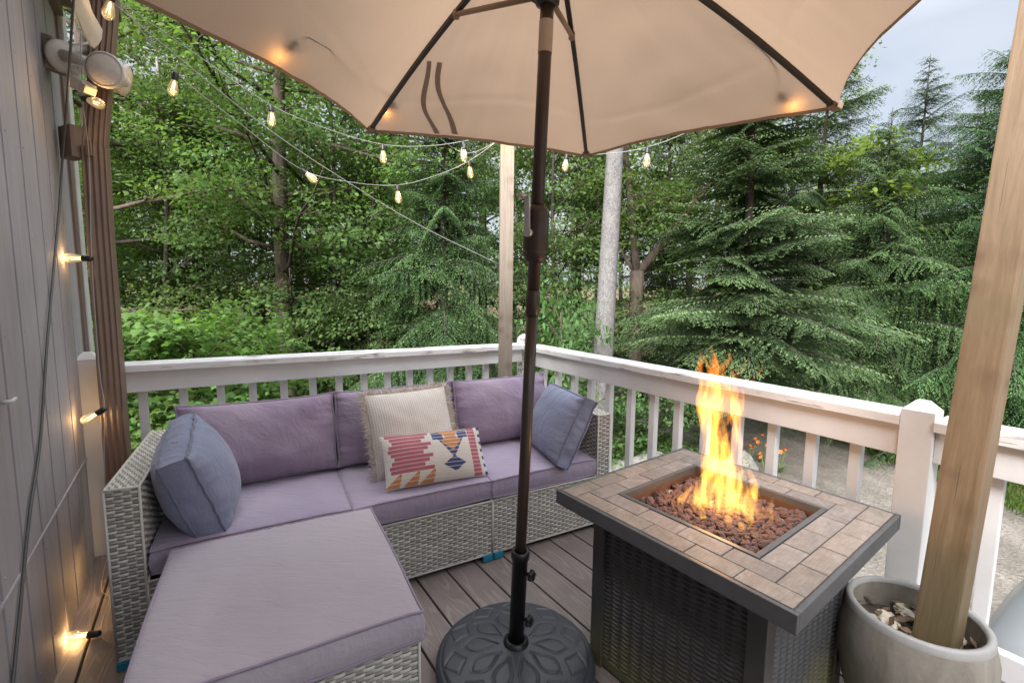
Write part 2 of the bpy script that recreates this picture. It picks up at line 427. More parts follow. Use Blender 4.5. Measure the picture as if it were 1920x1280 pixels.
def make_bulb():
    t = NT('bulb_glass')
    g = t.node('ShaderNodeBsdfGlossy'); g.inputs['Roughness'].default_value = 0.03; g.inputs[0].default_value = (1, .95, .85, 1)
    tr = t.node('ShaderNodeBsdfTransparent'); tr.inputs[0].default_value = (1.0, 0.955, 0.87, 1)
    fr = t.node('ShaderNodeFresnel'); fr.inputs[0].default_value = 1.35
    mx = t.node('ShaderNodeMixShader'); t.l.new(fr.outputs[0], mx.inputs[0])
    t.l.new(tr.outputs[0], mx.inputs[1]); t.l.new(g.outputs[0], mx.inputs[2])
    em = t.node('ShaderNodeEmission'); em.inputs[0].default_value = (1.0, .62, .26, 1); em.inputs[1].default_value = 0.05
    ad = t.node('ShaderNodeAddShader'); t.l.new(mx.outputs[0], ad.inputs[0]); t.l.new(em.outputs[0], ad.inputs[1]); return t.done(ad.outputs[0])
M['bulb'] = make_bulb()
def make_emit(name, col, s):
    t = NT(name); e = t.node('ShaderNodeEmission'); e.inputs[0].default_value = (*col, 1); e.inputs[1].default_value = s
    return t.done(e.outputs[0])
M['filament'] = make_emit('glowing_filament', (1.0, 0.62, 0.24), 1.6)
def make_flame():
    t = NT('flame_gas')
    sep = t.node('ShaderNodeSeparateXYZ'); t.l.new(t.coord('Object'), sep.inputs[0])
    z = sep.outputs[2]
    str_ = t.noise(t.coord('Object', scale=(1, 1, 0.22)), 34.0, 3, 0.6, 0.7)
    fil = t.ramp(str_, [(0.40, 0.0), (0.5, 0.3), (0.64, 1.7)])
    h = t.math('MULTIPLY', z, 1.65)                               # 0 at the burner, 1 at the tips
    col = t.ramp(h, [(0.0, (1.0, 0.50, 0.09)), (0.4, (1.0, 0.40, 0.055)), (0.7, (1.0, 0.28, 0.03)), (1.0, (1.0, 0.2, 0.015))])
    amp = t.ramp(h, [(0.0, 0.36), (0.25, 0.68), (0.6, 0.8), (1.0, 0.55)])
    e = t.node('ShaderNodeEmission'); t.l.new(col, e.inputs[0])
    t.l.new(t.math('MULTIPLY', t.math('MULTIPLY', fil, amp), 9.5), e.inputs[1])
    t.l.new(e.outputs[0], t.out.inputs['Volume']); return t.mat
M['flame'] = make_flame()
# vegetation --------------------------------------------------------------
def make_leaf(name, k=1.0, transl=0.35):
    t = NT(name); a = t.attr('tint'); oi = t.node('ShaderNodeObjectInfo')
    base = t.mix(1.0, a, tuple(k for _ in range(3)), 'MULTIPLY')
    hsv = t.node('ShaderNodeHueSaturation'); t.l.new(base, hsv.inputs['Color'])
    t.l.new(t.math('ADD', t.math('MULTIPLY', oi.outputs['Random'], 0.03), 0.485), hsv.inputs['Hue'])
    t.l.new(t.math('ADD', t.math('MULTIPLY', oi.outputs['Random'], 0.25), 0.87), hsv.inputs['Value'])
    d = t.node('ShaderNodeBsdfPrincipled'); t.l.new(hsv.outputs[0], d.inputs['Base Color']); d.inputs['Roughness'].default_value = 0.6
    d.inputs['Specular IOR Level'].default_value = 0.12
    tr = t.node('ShaderNodeBsdfTranslucent'); t.l.new(t.mix(1.0, hsv.outputs[0], (1.25, 1.3, 0.6), 'MULTIPLY'), tr.inputs[0])
    mx = t.node('ShaderNodeMixShader'); mx.inputs[0].default_value = transl
    t.l.new(d.outputs[0], mx.inputs[1]); t.l.new(tr.outputs[0], mx.inputs[2]); return t.done(mx.outputs[0])
M['leaf'] = make_leaf('broad_leaf', 1.0, 0.48)
M['needle'] = make_leaf('needle_spray', 1.0, 0.2)
def make_bark(name, c1, c2, sc=9.0, stretch=0.25, lich=None):
    t = NT(name); c = t.coord('Object', scale=(1, 1, stretch))
    n = t.noise(c, sc, 7, 0.7, 0.6); f = t.noise(t.coord('Object'), sc * 6, 4, 0.7)
    base = t.mix(t.ramp(n, [(0.35, 0.0), (0.65, 1.0)]), c1, c2)
    if lich: base = t.mix(t.ramp(f, [(0.5, 0.0), (0.62, 0.85)]), base, lich)
    return t.done(t.bsdf(base, 0.9, t.bump(t.math('ADD', n, t.math('MULTIPLY', f, 0.4)), 0.8, 0.03)))
M['bark_brown'] = make_bark('brown_bark', (0.04, 0.03, 0.024), (0.125, 0.092, 0.07))
M['bark_grey'] = make_bark('grey_bark', (0.085, 0.08, 0.08), (0.17, 0.158, 0.152), 14.0, 0.6, (0.30, 0.295, 0.29))
M['bark_dark'] = make_bark('dark_bark', (0.025, 0.02, 0.018), (0.085, 0.07, 0.06))
M['bark_pale'] = make_bark('pale_bark', (0.18, 0.17, 0.15), (0.38, 0.36, 0.32), 6.0, 1.0)
def make_ground():
    t = NT('forest_floor'); c = t.coord('Object')
    n = t.noise(c, 0.55, 6, 0.65); f = t.noise(c, 14.0, 6, 0.75); v = t.node('ShaderNodeTexVoronoi', inp={'Vector': c, 'Scale': 16.0}).outputs['Distance']
    litter = t.mix(f, (0.05, 0.032, 0.02), (0.22, 0.13, 0.07))
    green = t.mix(f, (0.035, 0.06, 0.015), (0.11, 0.14, 0.04))
    base = t.mix(t.ramp(n, [(0.46, 0.0), (0.56, 1.0)]), litter, green)
    return t.done(t.bsdf(base, 0.95, t.bump(t.math('ADD', f, v), 0.8, 0.05)))
M['ground'] = make_ground()
def make_gravel():
    t = NT('gravel'); c = t.coord('Object')
    n = t.math('ADD', t.math('MULTIPLY', t.noise(c, 1.1, 6, 0.65, 0.4), 0.5), t.math('MULTIPLY', t.noise(t.coord('Object', scale=(1.5, .16, 1)), 1.3, 5, 0.6, 0.3), 0.5)); v = t.node('ShaderNodeTexVoronoi', inp={'Vector': c, 'Scale': 26.0}); f = t.noise(c, 60.0, 4, 0.7)
    base = t.mix(t.ramp(n, [(0.36, 0.0), (0.62, 1.0)]), (0.115, 0.098, 0.08), (0.26, 0.23, 0.195))
    base = t.mix(0.55, base, t.mix(1.0, base, t.ramp(v.outputs['Color'], [(0.2, 0.55), (0.9, 1.35)]), 'MULTIPLY'))
    base = t.mix(t.math('MULTIPLY', f, 0.4), base, (0.11, 0.1, 0.085))
    return t.done(t.bsdf(base, 0.95, t.bump(t.math('ADD', v.outputs['Distance'], f), 0.7, 0.03)))
M['gravel'] = make_gravel()
M['rock'] = make_bark('mossy_boulder', (0.13, 0.125, 0.12), (0.28, 0.27, 0.25), 4.0, 1.0, (0.1, 0.11, 0.05))
M['carpaint'] = m_plain('silver_paint', (0.26, 0.27, 0.285), 0.38, 0.2, 0.05, 0.0, 5, Coat_Weight=0.3)
M['carglass'] = m_plain('car_glass', (0.02, 0.023, 0.027), 0.05, 0.0, 0.05, 0.0, 5, Coat_Weight=1.0)
M['rubber'] = m_plain('rubber', (0.02, 0.02, 0.02), 0.8)
M['lilyorange'] = m_plain('lily_petal', (0.75, 0.2, 0.03), 0.6, 0.0, 0.2, 0, 20)
M['moss'] = m_plain('moss', (0.05, 0.045, 0.015), 0.95, 0.0, 0.5, 0.6, 60)
M['strap'] = m_plain('tie_strap', (0.33, 0.245, 0.185), 0.85)
# ------------------------------------------------------------------ view geometry (metres; deck surface is z = 0)
FPX, PITCH, ROLL, CAMH = 842.5, rad(5.8846), rad(0.6012), 1.29
_f = Vector((0, math.cos(PITCH), -math.sin(PITCH))); _r0 = Vector((1, 0, 0)); _u0 = _r0.cross(_f)
_r = _r0 * math.cos(ROLL) + _u0 * math.sin(ROLL); _u = -_r0 * math.sin(ROLL) + _u0 * math.cos(ROLL)
def at(px, py, y):
    """world point seen at photo pixel (px,py), y metres in front of the camera"""
    d = _r * ((px - 960) / FPX) - _u * ((py - 640) / FPX) + _f
    return Vector((0, 0, CAMH)) + d * (y / d.y)
def atz(px, py, z):
    d = _r * ((px - 960) / FPX) - _u * ((py - 640) / FPX) + _f
    return Vector((0, 0, CAMH)) + d * ((z - CAMH) / d.z)

# ------------------------------------------------------------------ deck
DECK_RZ = rad(34.76)
rng = random.Random(5)
d = MB()
pitch = 0.1437; x0 = 1.611 - pitch * 16
for k in range(19):
    xa = x0 + k * pitch
    sh = rng.uniform(0.72, 1.15)
    tint = (sh, sh * rng.uniform(0.96, 1.02), sh * rng.uniform(0.93, 1.03))
    y1 = 2.93 + 0.033 * (xa - 0.5)
    # long boards butted at joists, so no board is endless
    y0 = -3.6
    d.box((xa + pitch / 2, (y0 + y1) / 2, -0.0125), (pitch - 0.0085, y1 - y0, 0.025), bev=0.004, col=tint)
deck = d.build('deck', M['deck'], None, 'tint', kind='structure'); deck.rotation_euler = (0, 0, DECK_RZ)
d = MB()
d.box((0.6, 2.9, -0.15), (3.3, 0.04, 0.24)); d.box((2.16, -0.35, -0.15), (0.04, 6.45, 0.24))
for k in range(9): d.box((0.55, -3.2 + k * 0.72, -0.14), (3.15, 0.04, 0.22))
for (px_, py_) in ((2.05, 2.75), (2.05, 0.3), (-0.7, 2.75), (2.05, -2.2)): d.box((px_, py_, -1.05), (0.12, 0.12, 1.9))
dj = d.build('deck_framing', M['deck_under'], None, kind='structure'); dj.rotation_euler = (0, 0, DECK_RZ)

# ------------------------------------------------------------------ railings, in a frame turned with the deck edge
RAIL_RZ = rad(32.9)
_RB = Vector((math.cos(RAIL_RZ), math.sin(RAIL_RZ), 0)); _RA = Vector((-math.sin(RAIL_RZ), math.cos(RAIL_RZ), 0))
def rf(b, a, z=0.0): return _RB * b + _RA * a + Vector((0, 0, z))
def wob_cap(mb, p, q, w, th, n=26, seed=1):
    """old cap board: beam with slightly uneven edges, split into many slices"""
    p = Vector(p); q = Vector(q); dr = (q - p).normalized(); side = dr.cross(Vector((0, 0, 1))).normalized()
    rows = []
    for i in range(n + 1):
        c = p.lerp(q, i / n); s = i * 0.37 + seed
        e = 0.0022 * mnoise.noise(Vector((s, seed, 0))); e2 = 0.0022 * mnoise.noise(Vector((s, seed + 9, 0))); zt = 0.002 * mnoise.noise(Vector((s * .6, seed + 4, 0)))
        b = 0.006
        prof = [(-w/2 + e, -th), (-w/2 + e, -b), (-w/2 + e + b, zt), (w/2 + e2 - b, zt), (w/2 + e2, -b), (w/2 + e2, -th)]
        rows.append([c + side * a + Vector((0, 0, z)) for a, z in prof] )
    o = len(mb.v); m = 6
    for r in rows: mb.v.extend([tuple(x) for x in r])
    for i in range(n):
        for j in range(m):
            j2 = (j + 1) % m
            mb.f.append((o + i*m + j, o + i*m + j2, o + (i+1)*m + j2, o + (i+1)*m + j)); mb.m.append(0); mb.s.append(False); mb.c.append(.5)
    mb.f.append(tuple(o + j for j in range(m))[::-1]); mb.f.append(tuple(o + n*m + j for j in range(m)))
    mb.m += [0, 0]; mb.s += [False, False]; mb.c += [.5, .5]
def post_mesh(h, w=0.089):
    m = MB(); s = w / 2
    m.box((0, 0, h / 2), (w, w, h), bev=0.004)
    o = [(-s, -s), (s, -s), (s, s), (-s, s)]
    vs = [(x, y, h + 0.001) for x, y in o] + [(x * .35, y * .35, h + 0.034) for x, y in o]
    m.add(vs, [(0,1,5,4),(1,2,6,5),(2,3,7,6),(3,0,4,7),(4,5,6,7)], 0, False)
    return m
def baluster_mb(x, y, z0, z1, w=0.037):
    m = MB(); m.box((0, 0, (z0 + z1) / 2), (w, w, z1 - z0), bev=0.003); return m

# back railing: local x along B, y along A
rt = thing('deck_railing', 'white back railing with peeling cap rail behind the sofa, from downspout to corner post', 'railing', (0, 0, 0), RAIL_RZ)
yB = 2.82
m = MB(); wob_cap(m, (-0.50, yB + 0.035, 0.94), (1.94, yB + 0.045, 0.918), 0.14, 0.036, seed=3); m.build('top_rail', M['rail_cap'], rt)
m = MB(); m.beam((-0.50, yB + 0.018, 0.848), (1.92, yB + 0.018, 0.838), 0.036, 0.102, bev=0.003); m.build('apron_board', M['rail_white'], rt)
m = MB(); m.beam((-0.50, yB + 0.02, 0.20), (1.92, yB + 0.02, 0.18), 0.036, 0.085, bev=0.003); m.build('bottom_rail', M['rail_white'], rt)
xs = [-0.352, -0.187, -0.023, 0.128, 0.285, 0.441, 0.591, 0.742, 0.893, 1.043, 1.189, 1.342, 1.491, 1.631, 1.78]
bmesh0 = baluster_mb(0, 0, 0.06, 0.82).mesh('baluster', M['rail_white'])
for x in xs: link('baluster', bmesh0, rt, (x, yB + 0.0585, 0))
link('post', post_mesh(0.965).mesh('post', M['rail_white']), rt, (-0.545, yB + 0.06, 0))
link('post', post_mesh(0.955).mesh('post', M['rail_cap']), rt, (1.985, yB + 0.062, 0))
# right railing up to the capped post
rt2 = thing('deck_railing', 'white right-hand railing behind the fire table, from corner to the capped post', 'railing', (0, 0, 0), RAIL_RZ)
xR = 1.95
m = MB(); wob_cap(m, (xR + 0.045, 0.54, 0.901), (xR + 0.04, yB - 0.03, 0.914), 0.14, 0.036, seed=12); m.build('top_rail', M['rail_cap_y'], rt2)
m = MB(); m.beam((xR + 0.018, 0.54, 0.808), (xR + 0.018, yB + 0.018, 0.818), 0.036, 0.108, bev=0.003); m.build('apron_board', M['rail_white'], rt2)
m = MB(); m.beam((xR + 0.018, 0.54, 0.174), (xR + 0.018, yB + 0.018, 0.174), 0.036, 0.082, bev=0.003); m.build('bottom_rail', M['rail_white'], rt2)
ys = [2.657, 2.483, 2.307, 2.141, 1.976, 1.80, 1.634, 1.472, 1.311, 1.146, 0.985, 0.831, 0.678]
for y in ys: link('baluster', bmesh0, rt2, (xR + 0.0565, y, 0))
link('post', post_mesh(0.918).mesh('post', M['rail_white']), rt2, (xR + 0.025, 0.495, 0))
# railing past the post
rt3 = thing('deck_railing', 'white railing past the capped post, running out of frame beside the leaning wooden post', 'railing', (0, 0, 0), RAIL_RZ)
m = MB(); wob_cap(m, (xR + 0.045, -1.9, 0.885), (xR + 0.045, 0.45, 0.898), 0.14, 0.036, seed=21); m.build('top_rail', M['rail_cap_y'], rt3)
m = MB(); m.beam((xR + 0.018, -1.9, 0.805), (xR + 0.018, 0.45, 0.807), 0.036, 0.108, bev=0.003); m.build('apron_board', M['rail_white'], rt3)
m = MB(); m.beam((xR + 0.018, -1.9, 0.176), (xR + 0.018, 0.45, 0.176), 0.036, 0.082, bev=0.003); m.build('bottom_rail', M['rail_white'], rt3)
for k in range(13): link('baluster', bmesh0, rt3, (xR + 0.0565, 0.31 - 0.165 * k, 0))
link('post', post_mesh(0.91).mesh('post', M['rail_white']), rt3, (xR + 0.025, -1.95, 0))

# ------------------------------------------------------------------ house (only its deck-side wall corner is in view)
HR = rad(36.3)
house = thing('house', 'grey house wall of grooved vertical siding with brown eave on the left', 'house', (-1.956, 1.979, 0), HR)
# grooved plywood siding: local x outwards, y along the wall
def siding(z0, z1):
    m = MB(); prof = []; g = 0.203; y = -5.4
    ys_ = []
    while y < 0.30:
        ys_.append(y); y += g
    for yy in ys_:
        wid = 0.0095
        prof += [(0.0, yy + wid), (0.0, min(yy + g - wid, 0.3)), (-0.017, min(yy + g - wid + .0015, .301)), (-0.017, min(yy + g + wid - .0015, .302))]
    n = len(prof); vs = [(x, yy, z0) for x, yy in prof] + [(x, yy, z1) for x, yy in prof]
    m.add(vs, [(i, i + 1, n + i + 1, n + i) for i in range(n - 1)], 0, False)
    m.box((-0.085, -2.55, (z0 + z1) / 2), (0.12, 5.6, z1 - z0))
    zz = z0 + .05
    while zz < z1:
        for yy in ys_:
            if yy > -2.2: m.lathe([(0.0045, -.001), (0.0042, .0012), (0.0005, .0018)], 8, (0.0, yy + .035, zz), Matrix.Rotation(rad(90), 3, 'Y'))
        zz += .305
    return m
siding(0.50, 2.64).build('siding_wall', M['siding'], house)
siding(-1.75, 0.494).build('siding_wall', M['siding'], house)
m = MB()
m.beam((0.0, -5.4, 0.497), (0.0, 0.30, 0.497), 0.008, 0.010); m.build('siding_joint', M['siding'], house)
m = MB(); m.box((-0.005, 0.345, 0.45), (0.03, 0.09, 4.4), bev=0.003); m.build('corner_board', M['corner_trim'], house)
m = MB(); m.box((-0.05, 0.445, 0.45), (0.13, 0.104, 4.4), bev=0.003); m.build('corner_board', M['white_trim'], house)
m = MB(); m.box((-1.6, 0.35, 0.45), (3.0, 0.05, 4.4)); m.build('end_wall', M['siding'], house)
# eave: soffit boards, fascia, roof edge
m = MB()
for k in range(3): m.box((0.036 + 0.071 * k, -2.5, 2.655 + 0.002 * (k % 2)), (0.068, 5.7, 0.02), bev=0.003)
m.build('soffit', M['brownwood'], house)
m = MB(); m.box((0.016, -2.5, 2.60), (0.03, 5.6, 0.085), bev=0.004); m.build('frieze_board', M['corner_trim'], house)
m = MB(); m.box((0.226, -2.5, 2.74), (0.024, 5.72, 0.20), bev=0.004); m.build('fascia', M['brownwood'], house)
m = MB(); m.box((0.10, 0.372, 2.75), (0.27, 0.024, 0.22), bev=0.004); m.build('barge_board', M['brownwood'], house)
m = MB(); m.beam((-2.6, -2.5, 4.0), (0.27, -2.5, 2.875), 5.8, 0.03, up=(0, 0, 1)); m.build('roof', m_plain('roof_shingle', (0.06, 0.055, 0.05), 0.95, 0, .4, .5, 30), house)
HINV0 = (Matrix.Translation((-1.956, 1.979, 0)) @ Matrix.Rotation(HR, 4, 'Z')).inverted()
m = MB(); pa = [at(133, -12, 1.80), at(141, 20, 1.84), at(152, 52, 1.90), at(172, 84, 1.98)]
m.grid([[p + Vector((-.004, 0, -.01)), p + Vector((.010, .01, .012)), p + Vector((.016, .02, .04)), p + Vector((.014, .03, .08))] for p in pa]); m.grid([[p + Vector((-.004, .012, -.01)), p + Vector((.010, .022, .012)), p + Vector((.016, .032, .04)), p + Vector((.014, .042, .08))] for p in pa], flip=True)
m.build('drip_edge', M['lampwhite'], house).matrix_parent_inverse = HINV0
# downspout with its flutes
def spout(path, w, dp, out):
    """fluted rectangular pipe following path; 'out' = facing direction"""
    mb = MB(); out = Vector(out).normalized(); side = Vector((0, 0, 1)).cross(out).normalized()
    prof = []
    nf = 4
    for i in range(nf * 6 + 1):
        t_ = i / (nf * 6); prof.append((-w/2 + w * t_, dp/2 - 0.006 * (0.5 - 0.5 * math.cos(2 * math.pi * nf * t_)) ** 1.0 if 0.02 < t_ < .98 else dp/2 - .004))
    prof += [(w/2, dp/2 - .008), (w/2, -dp/2), (-w/2, -dp/2), (-w/2, dp/2 - .008)]
    rows = [[p + side * a + out * b for a, b in prof + [prof[0]]] for p in [Vector(q) for q in path]]
    mb.grid(rows, smooth=False); return mb
toc = Vector((0.45, -0.89, 0))
sp = [at(199, -12, 2.12), at(196, 60, 2.12), at(181, 243, 2.10), at(179, 285, 2.09)]
sp2 = [at(179, 278, 2.085), at(188, 430, 2.07), at(205, 650, 2.04), at(224, 900, 2.0), at(236, 1075, 1.98)]
spout(sp, 0.078, 0.055, toc).build('downspout', M['spout'], house).matrix_parent_inverse = (Matrix.Translation((-1.956, 1.979, 0)) @ Matrix.Rotation(HR, 4, 'Z')).inverted()
o = spout(sp2, 0.086, 0.06, toc).build('downspout', M['spout'], house); o.matrix_parent_inverse = (Matrix.Translation((-1.956, 1.979, 0)) @ Matrix.Rotation(HR, 4, 'Z')).inverted()
HINV = o.matrix_parent_inverse.copy()
m = MB(); c_ = at(135, 268, 2.06); m.box(c_, (0.10, 0.05, 0.135), HR - rad(60), bev=0.004)
m.build('spout_block', M['corner_trim'], house).matrix_parent_inverse = HINV
m = MB(); c_ = at(166, 278, 2.04); m.box(c_, (0.02, 0.012, 0.06), rad(10)); m.build('spout_strap', M['spout'], house).matrix_parent_inverse = HINV

# ------------------------------------------------------------------ flood lamp on the house corner
fl = thing('flood_light', 'beige twin flood light with motion sensor on a weathered block at the house corner', 'flood light', at(104, 100, 2.02))
base_c = Vector((0, 0, 0))
F0 = fl.location.copy()
def L(px, py, y): return at(px, py, y) - F0
m = MB(); m.beam(L(84, 98, 2.0), L(114, 108, 2.0), 0.10, 0.125, bev=0.006); m.build('mounting_block', M['weathered'], fl)
ax = (L(180, 118, 1.98) - L(114, 104, 2.0)).normalized()
Mx = ax.to_track_quat('Z', 'Y').to_matrix()
m = MB(); m.lathe([(0, 0.0), (0.062, 0.0), (0.062, 0.012), (0.05, 0.022), (0.03, 0.028), (0, 0.03)], 28, L(114, 106, 1.99), Mx); m.build('round_plate', M['lampwhite'], fl)
m = MB(); m.tube([L(118, 104, 1.98), L(150, 112, 1.95), L(174, 122, 1.93)], [0.024, 0.02, 0.019], 14)
m.tube([L(120, 98, 2.0), L(150, 92, 2.08), L(190, 105, 2.15)], [0.02, 0.02, 0.018], 12); m.build('arm', M['lampwhite'], fl)
def lamp_head(c, aim, r=0.068):
    Ma = Vector(aim).normalized().to_track_quat('Z', 'Y').to_matrix(); hd = MB()
    hd.lathe([(0.0, -0.13), (0.022, -0.128), (0.03, -0.09), (0.045, -0.06), (r * .93, -0.012), (r, 0.0), (r, 0.012), (r * .93, 0.014)], 32, c, Ma)
    ob = hd.build('lamp_head', M['lampwhite'], fl)
    ln = MB(); ln.lathe([(r * .94, 0.010), (r * .7, 0.018), (r * .35, 0.023), (0.0005, 0.025)], 32, c, Ma); ln.build('lens', M['lens'], ob)
lamp_head(L(199, 133, 1.93), (0.22, -0.95, -0.1)); lamp_head(L(233, 150, 2.1), (0.85, 0.45, -0.25))
m = MB(); m.beam(L(137, 128, 1.97), L(141, 140, 1.95), 0.02, 0.02); m.beam(L(137, 152, 1.95), L(166, 168, 1.93), 0.055, 0.048, bev=0.006); m.build('motion_sensor', M['lampwhite'], fl)
m = MB(); m.beam(L(160, 165, 1.91), L(170, 171, 1.905), 0.045, 0.03, bev=0.004); m.build('sensor_window', M['stone_pale'], fl)
# ------------------------------------------------------------------ wicker sofa, in a frame: x along the seat, y towards the back
SOFA_RZ = rad(28.9)
def sw(x, y, z=0.0):
    c, s_ = math.cos(SOFA_RZ), math.sin(SOFA_RZ); return Vector((c * x - s_ * y, s_ * x + c * y, z))
wr = random.Random(11)
def wicker_panel(mb, O, U, V, W, H, P=0.0255, R=0.0118):
    """woven face: O corner, U along the strands, V across; every over- and under-stitch is modelled"""
    O = Vector(O); U = Vector(U).normalized(); V = Vector(V).normalized(); N = U.cross(V)
    nr = max(1, round(H / R)); R = H / nr; nc = max(2, round(W / P)); P = W / nc
    core = [O - N * 0.006, O + U * W - N * 0.006, O + U * W + V * H - N * 0.006, O + V * H - N * 0.006]
    mb.add(core, [(0, 1, 2, 3)], 1, False)
    NU = 4
    for j in range(nr):
        rt_ = wr.uniform(0.86, 1.08)
        for i in range(-1, nc + 1):
            over = (i + j) % 2 == 0
            L_ = P * (1.32 if over else 0.78); uc = (i + 0.5) * P + wr.uniform(-.0012, .0012)
            u0 = max(0.0, uc - L_ / 2); u1 = min(W, uc + L_ / 2)
            if u1 - u0 < 0.004: continue
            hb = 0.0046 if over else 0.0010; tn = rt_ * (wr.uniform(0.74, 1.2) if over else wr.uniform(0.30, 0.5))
            hh = R * (0.47 if over else 0.40)
            rows = []
            for k in range(NU + 1):
                u = u0 + (u1 - u0) * k / NU; x = (u - uc) / (L_ / 2)
                b = hb * (math.cos(x * math.pi / 2) ** 0.8 if abs(x) < 1 else 0.0) - (0.003 if over else 0.001)
                vc = (j + 0.5) * R
                rows.append([O + U * u + V * (vc - hh) + N * (b - 0.0035), O + U * u + V * (vc - hh * .5) + N * (b + 0.0006), O + U * u + V * (vc + hh * .5) + N * (b + 0.0006), O + U * u + V * (vc + hh) + N * (b - 0.0035)])
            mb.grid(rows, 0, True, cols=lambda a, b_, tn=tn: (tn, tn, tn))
def wbox(x0, x1, y0, y1, z0, z1, faces):
    mb = MB()
    if 'f' in faces: wicker_panel(mb, (x0, y0, z0), (1, 0, 0), (0, 0, 1), x1 - x0, z1 - z0)
    if 'k' in faces: wicker_panel(mb, (x1, y1, z0), (-1, 0, 0), (0, 0, 1), x1 - x0, z1 - z0)
    if 'l' in faces: wicker_panel(mb, (x0, y1, z0), (0, -1, 0), (0, 0, 1), y1 - y0, z1 - z0)
    if 'r' in faces: wicker_panel(mb, (x1, y0, z0), (0, 1, 0), (0, 0, 1), y1 - y0, z1 - z0)
    if 't' in faces:
        if y1 - y0 > x1 - x0: wicker_panel(mb, (x1, y0, z1), (0, 1, 0), (-1, 0, 0), y1 - y0, x1 - x0, 0.021, 0.0108)
        else: wicker_panel(mb, (x0, y0, z1), (1, 0, 0), (0, 1, 0), x1 - x0, y1 - y0, 0.021, 0.0108)
    # solid core and corner strands
    mb.box(((x0 + x1) / 2, (y0 + y1) / 2, (z0 + z1) / 2), (x1 - x0 - .016, y1 - y0 - .016, z1 - z0 - .016), mi=1)
    e = 0.0045
    for (a, b) in (((x0, y0), 'v'), ((x1, y0), 'v'), ((x1, y1), 'v'), ((x0, y1), 'v')):
        mb.tube([(a[0], a[1], z0), (a[0], a[1], z1)], e, 6, 0, col=(.95, .95, .95))
    for z in (z0, z1):
        mb.tube([(x0, y0, z), (x1, y0, z)], e, 6, 0, col=(.95, .95, .95)); mb.tube([(x0, y0, z), (x0, y1, z)], e, 6, 0, col=(.95, .95, .95)); mb.tube([(x1, y0, z), (x1, y1, z)], e, 6, 0, col=(.95, .95, .95))
    return mb
WM = [M['wicker'], M['wicker_back']]
GRP_SOFA = 'woven sections of the sofa'
def section(label, x0, x1, arm=None):
    cx_ = (x0 + x1) / 2; o = sw(cx_, 1.87)
    t = thing('sofa_section', label, 'sofa section', o, SOFA_RZ, GRP_SOFA)
    def X(x): return x - cx_
    a0, a1 = x0, x1
    if arm == 'l': a0 = x0 + 0.095
    if arm == 'r': a1 = x1 - 0.085
    wbox(X(a0), X(a1), 0.0, 0.64, 0.03, 0.298, 'ft' if False else 'f').build('base', WM, t, 'tint')
    wbox(X(a0), X(a1), 0.645, 0.74, 0.03, 0.62, 'tk').build('backrest', WM, t, 'tint')
    if arm == 'l': wbox(X(x0), X(x0 + 0.092), 0.0, 0.745, 0.04, 0.64, 'flrt').build('armrest', WM, t, 'tint')
    if arm == 'r': wbox(X(x1 - 0.082), X(x1), 0.0, 0.745, 0.03, 0.64, 'flrt').build('armrest', WM, t, 'tint')
    fm = MB(); fm.lathe([(0.0, 0), (0.018, 0), (0.02, 0.03), (0, .03)], 12); fmesh = fm.mesh('foot', M['foot'])
    for fx in (X(x0) + .04, X(x1) - .04):
        for fy in (0.04, 0.70): link('foot', fmesh, t, (fx, fy, 0.0))
    return t, X
s1, X = section('left wicker sofa section with the left armrest', -0.483, 0.293, 'l')
m = MB(); m.box((X(-0.435), -0.006, 0.022), (0.10, 0.012, 0.028), bev=0.002); m.build('blue_clip', M['clip'], s1)
s2, X = section('middle armless wicker sofa section', 0.297, 0.933)
m = MB(); m.box((X(0.905), -0.008, 0.019), (0.052, 0.018, 0.027), bev=0.002); m.build('blue_clip', M['clip'], s2)
s3, X = section('right wicker sofa section with the right armrest', 0.937, 1.66, 'r')
m = MB(); m.box((X(0.963), -0.008, 0.019), (0.050, 0.018, 0.027), bev=0.002); m.build('blue_clip', M['clip'], s3)
# ottoman
ot = thing('ottoman', 'wicker ottoman in front of the left sofa section', 'ottoman', sw(0.02, 1.50), SOFA_RZ)
wbox(-0.325, 0.33, -0.335, 0.335, 0.03, 0.305, 'flr').build('base', WM, ot, 'tint')
fm = MB(); fm.lathe([(0.0, 0), (0.018, 0), (0.02, 0.03), (0, .03)], 12); fmesh = fm.mesh('foot', M['foot'])
for fx in (-.28, .28):
    for fy in (-.28, .28): link('foot', fmesh, ot, (fx, fy, 0))

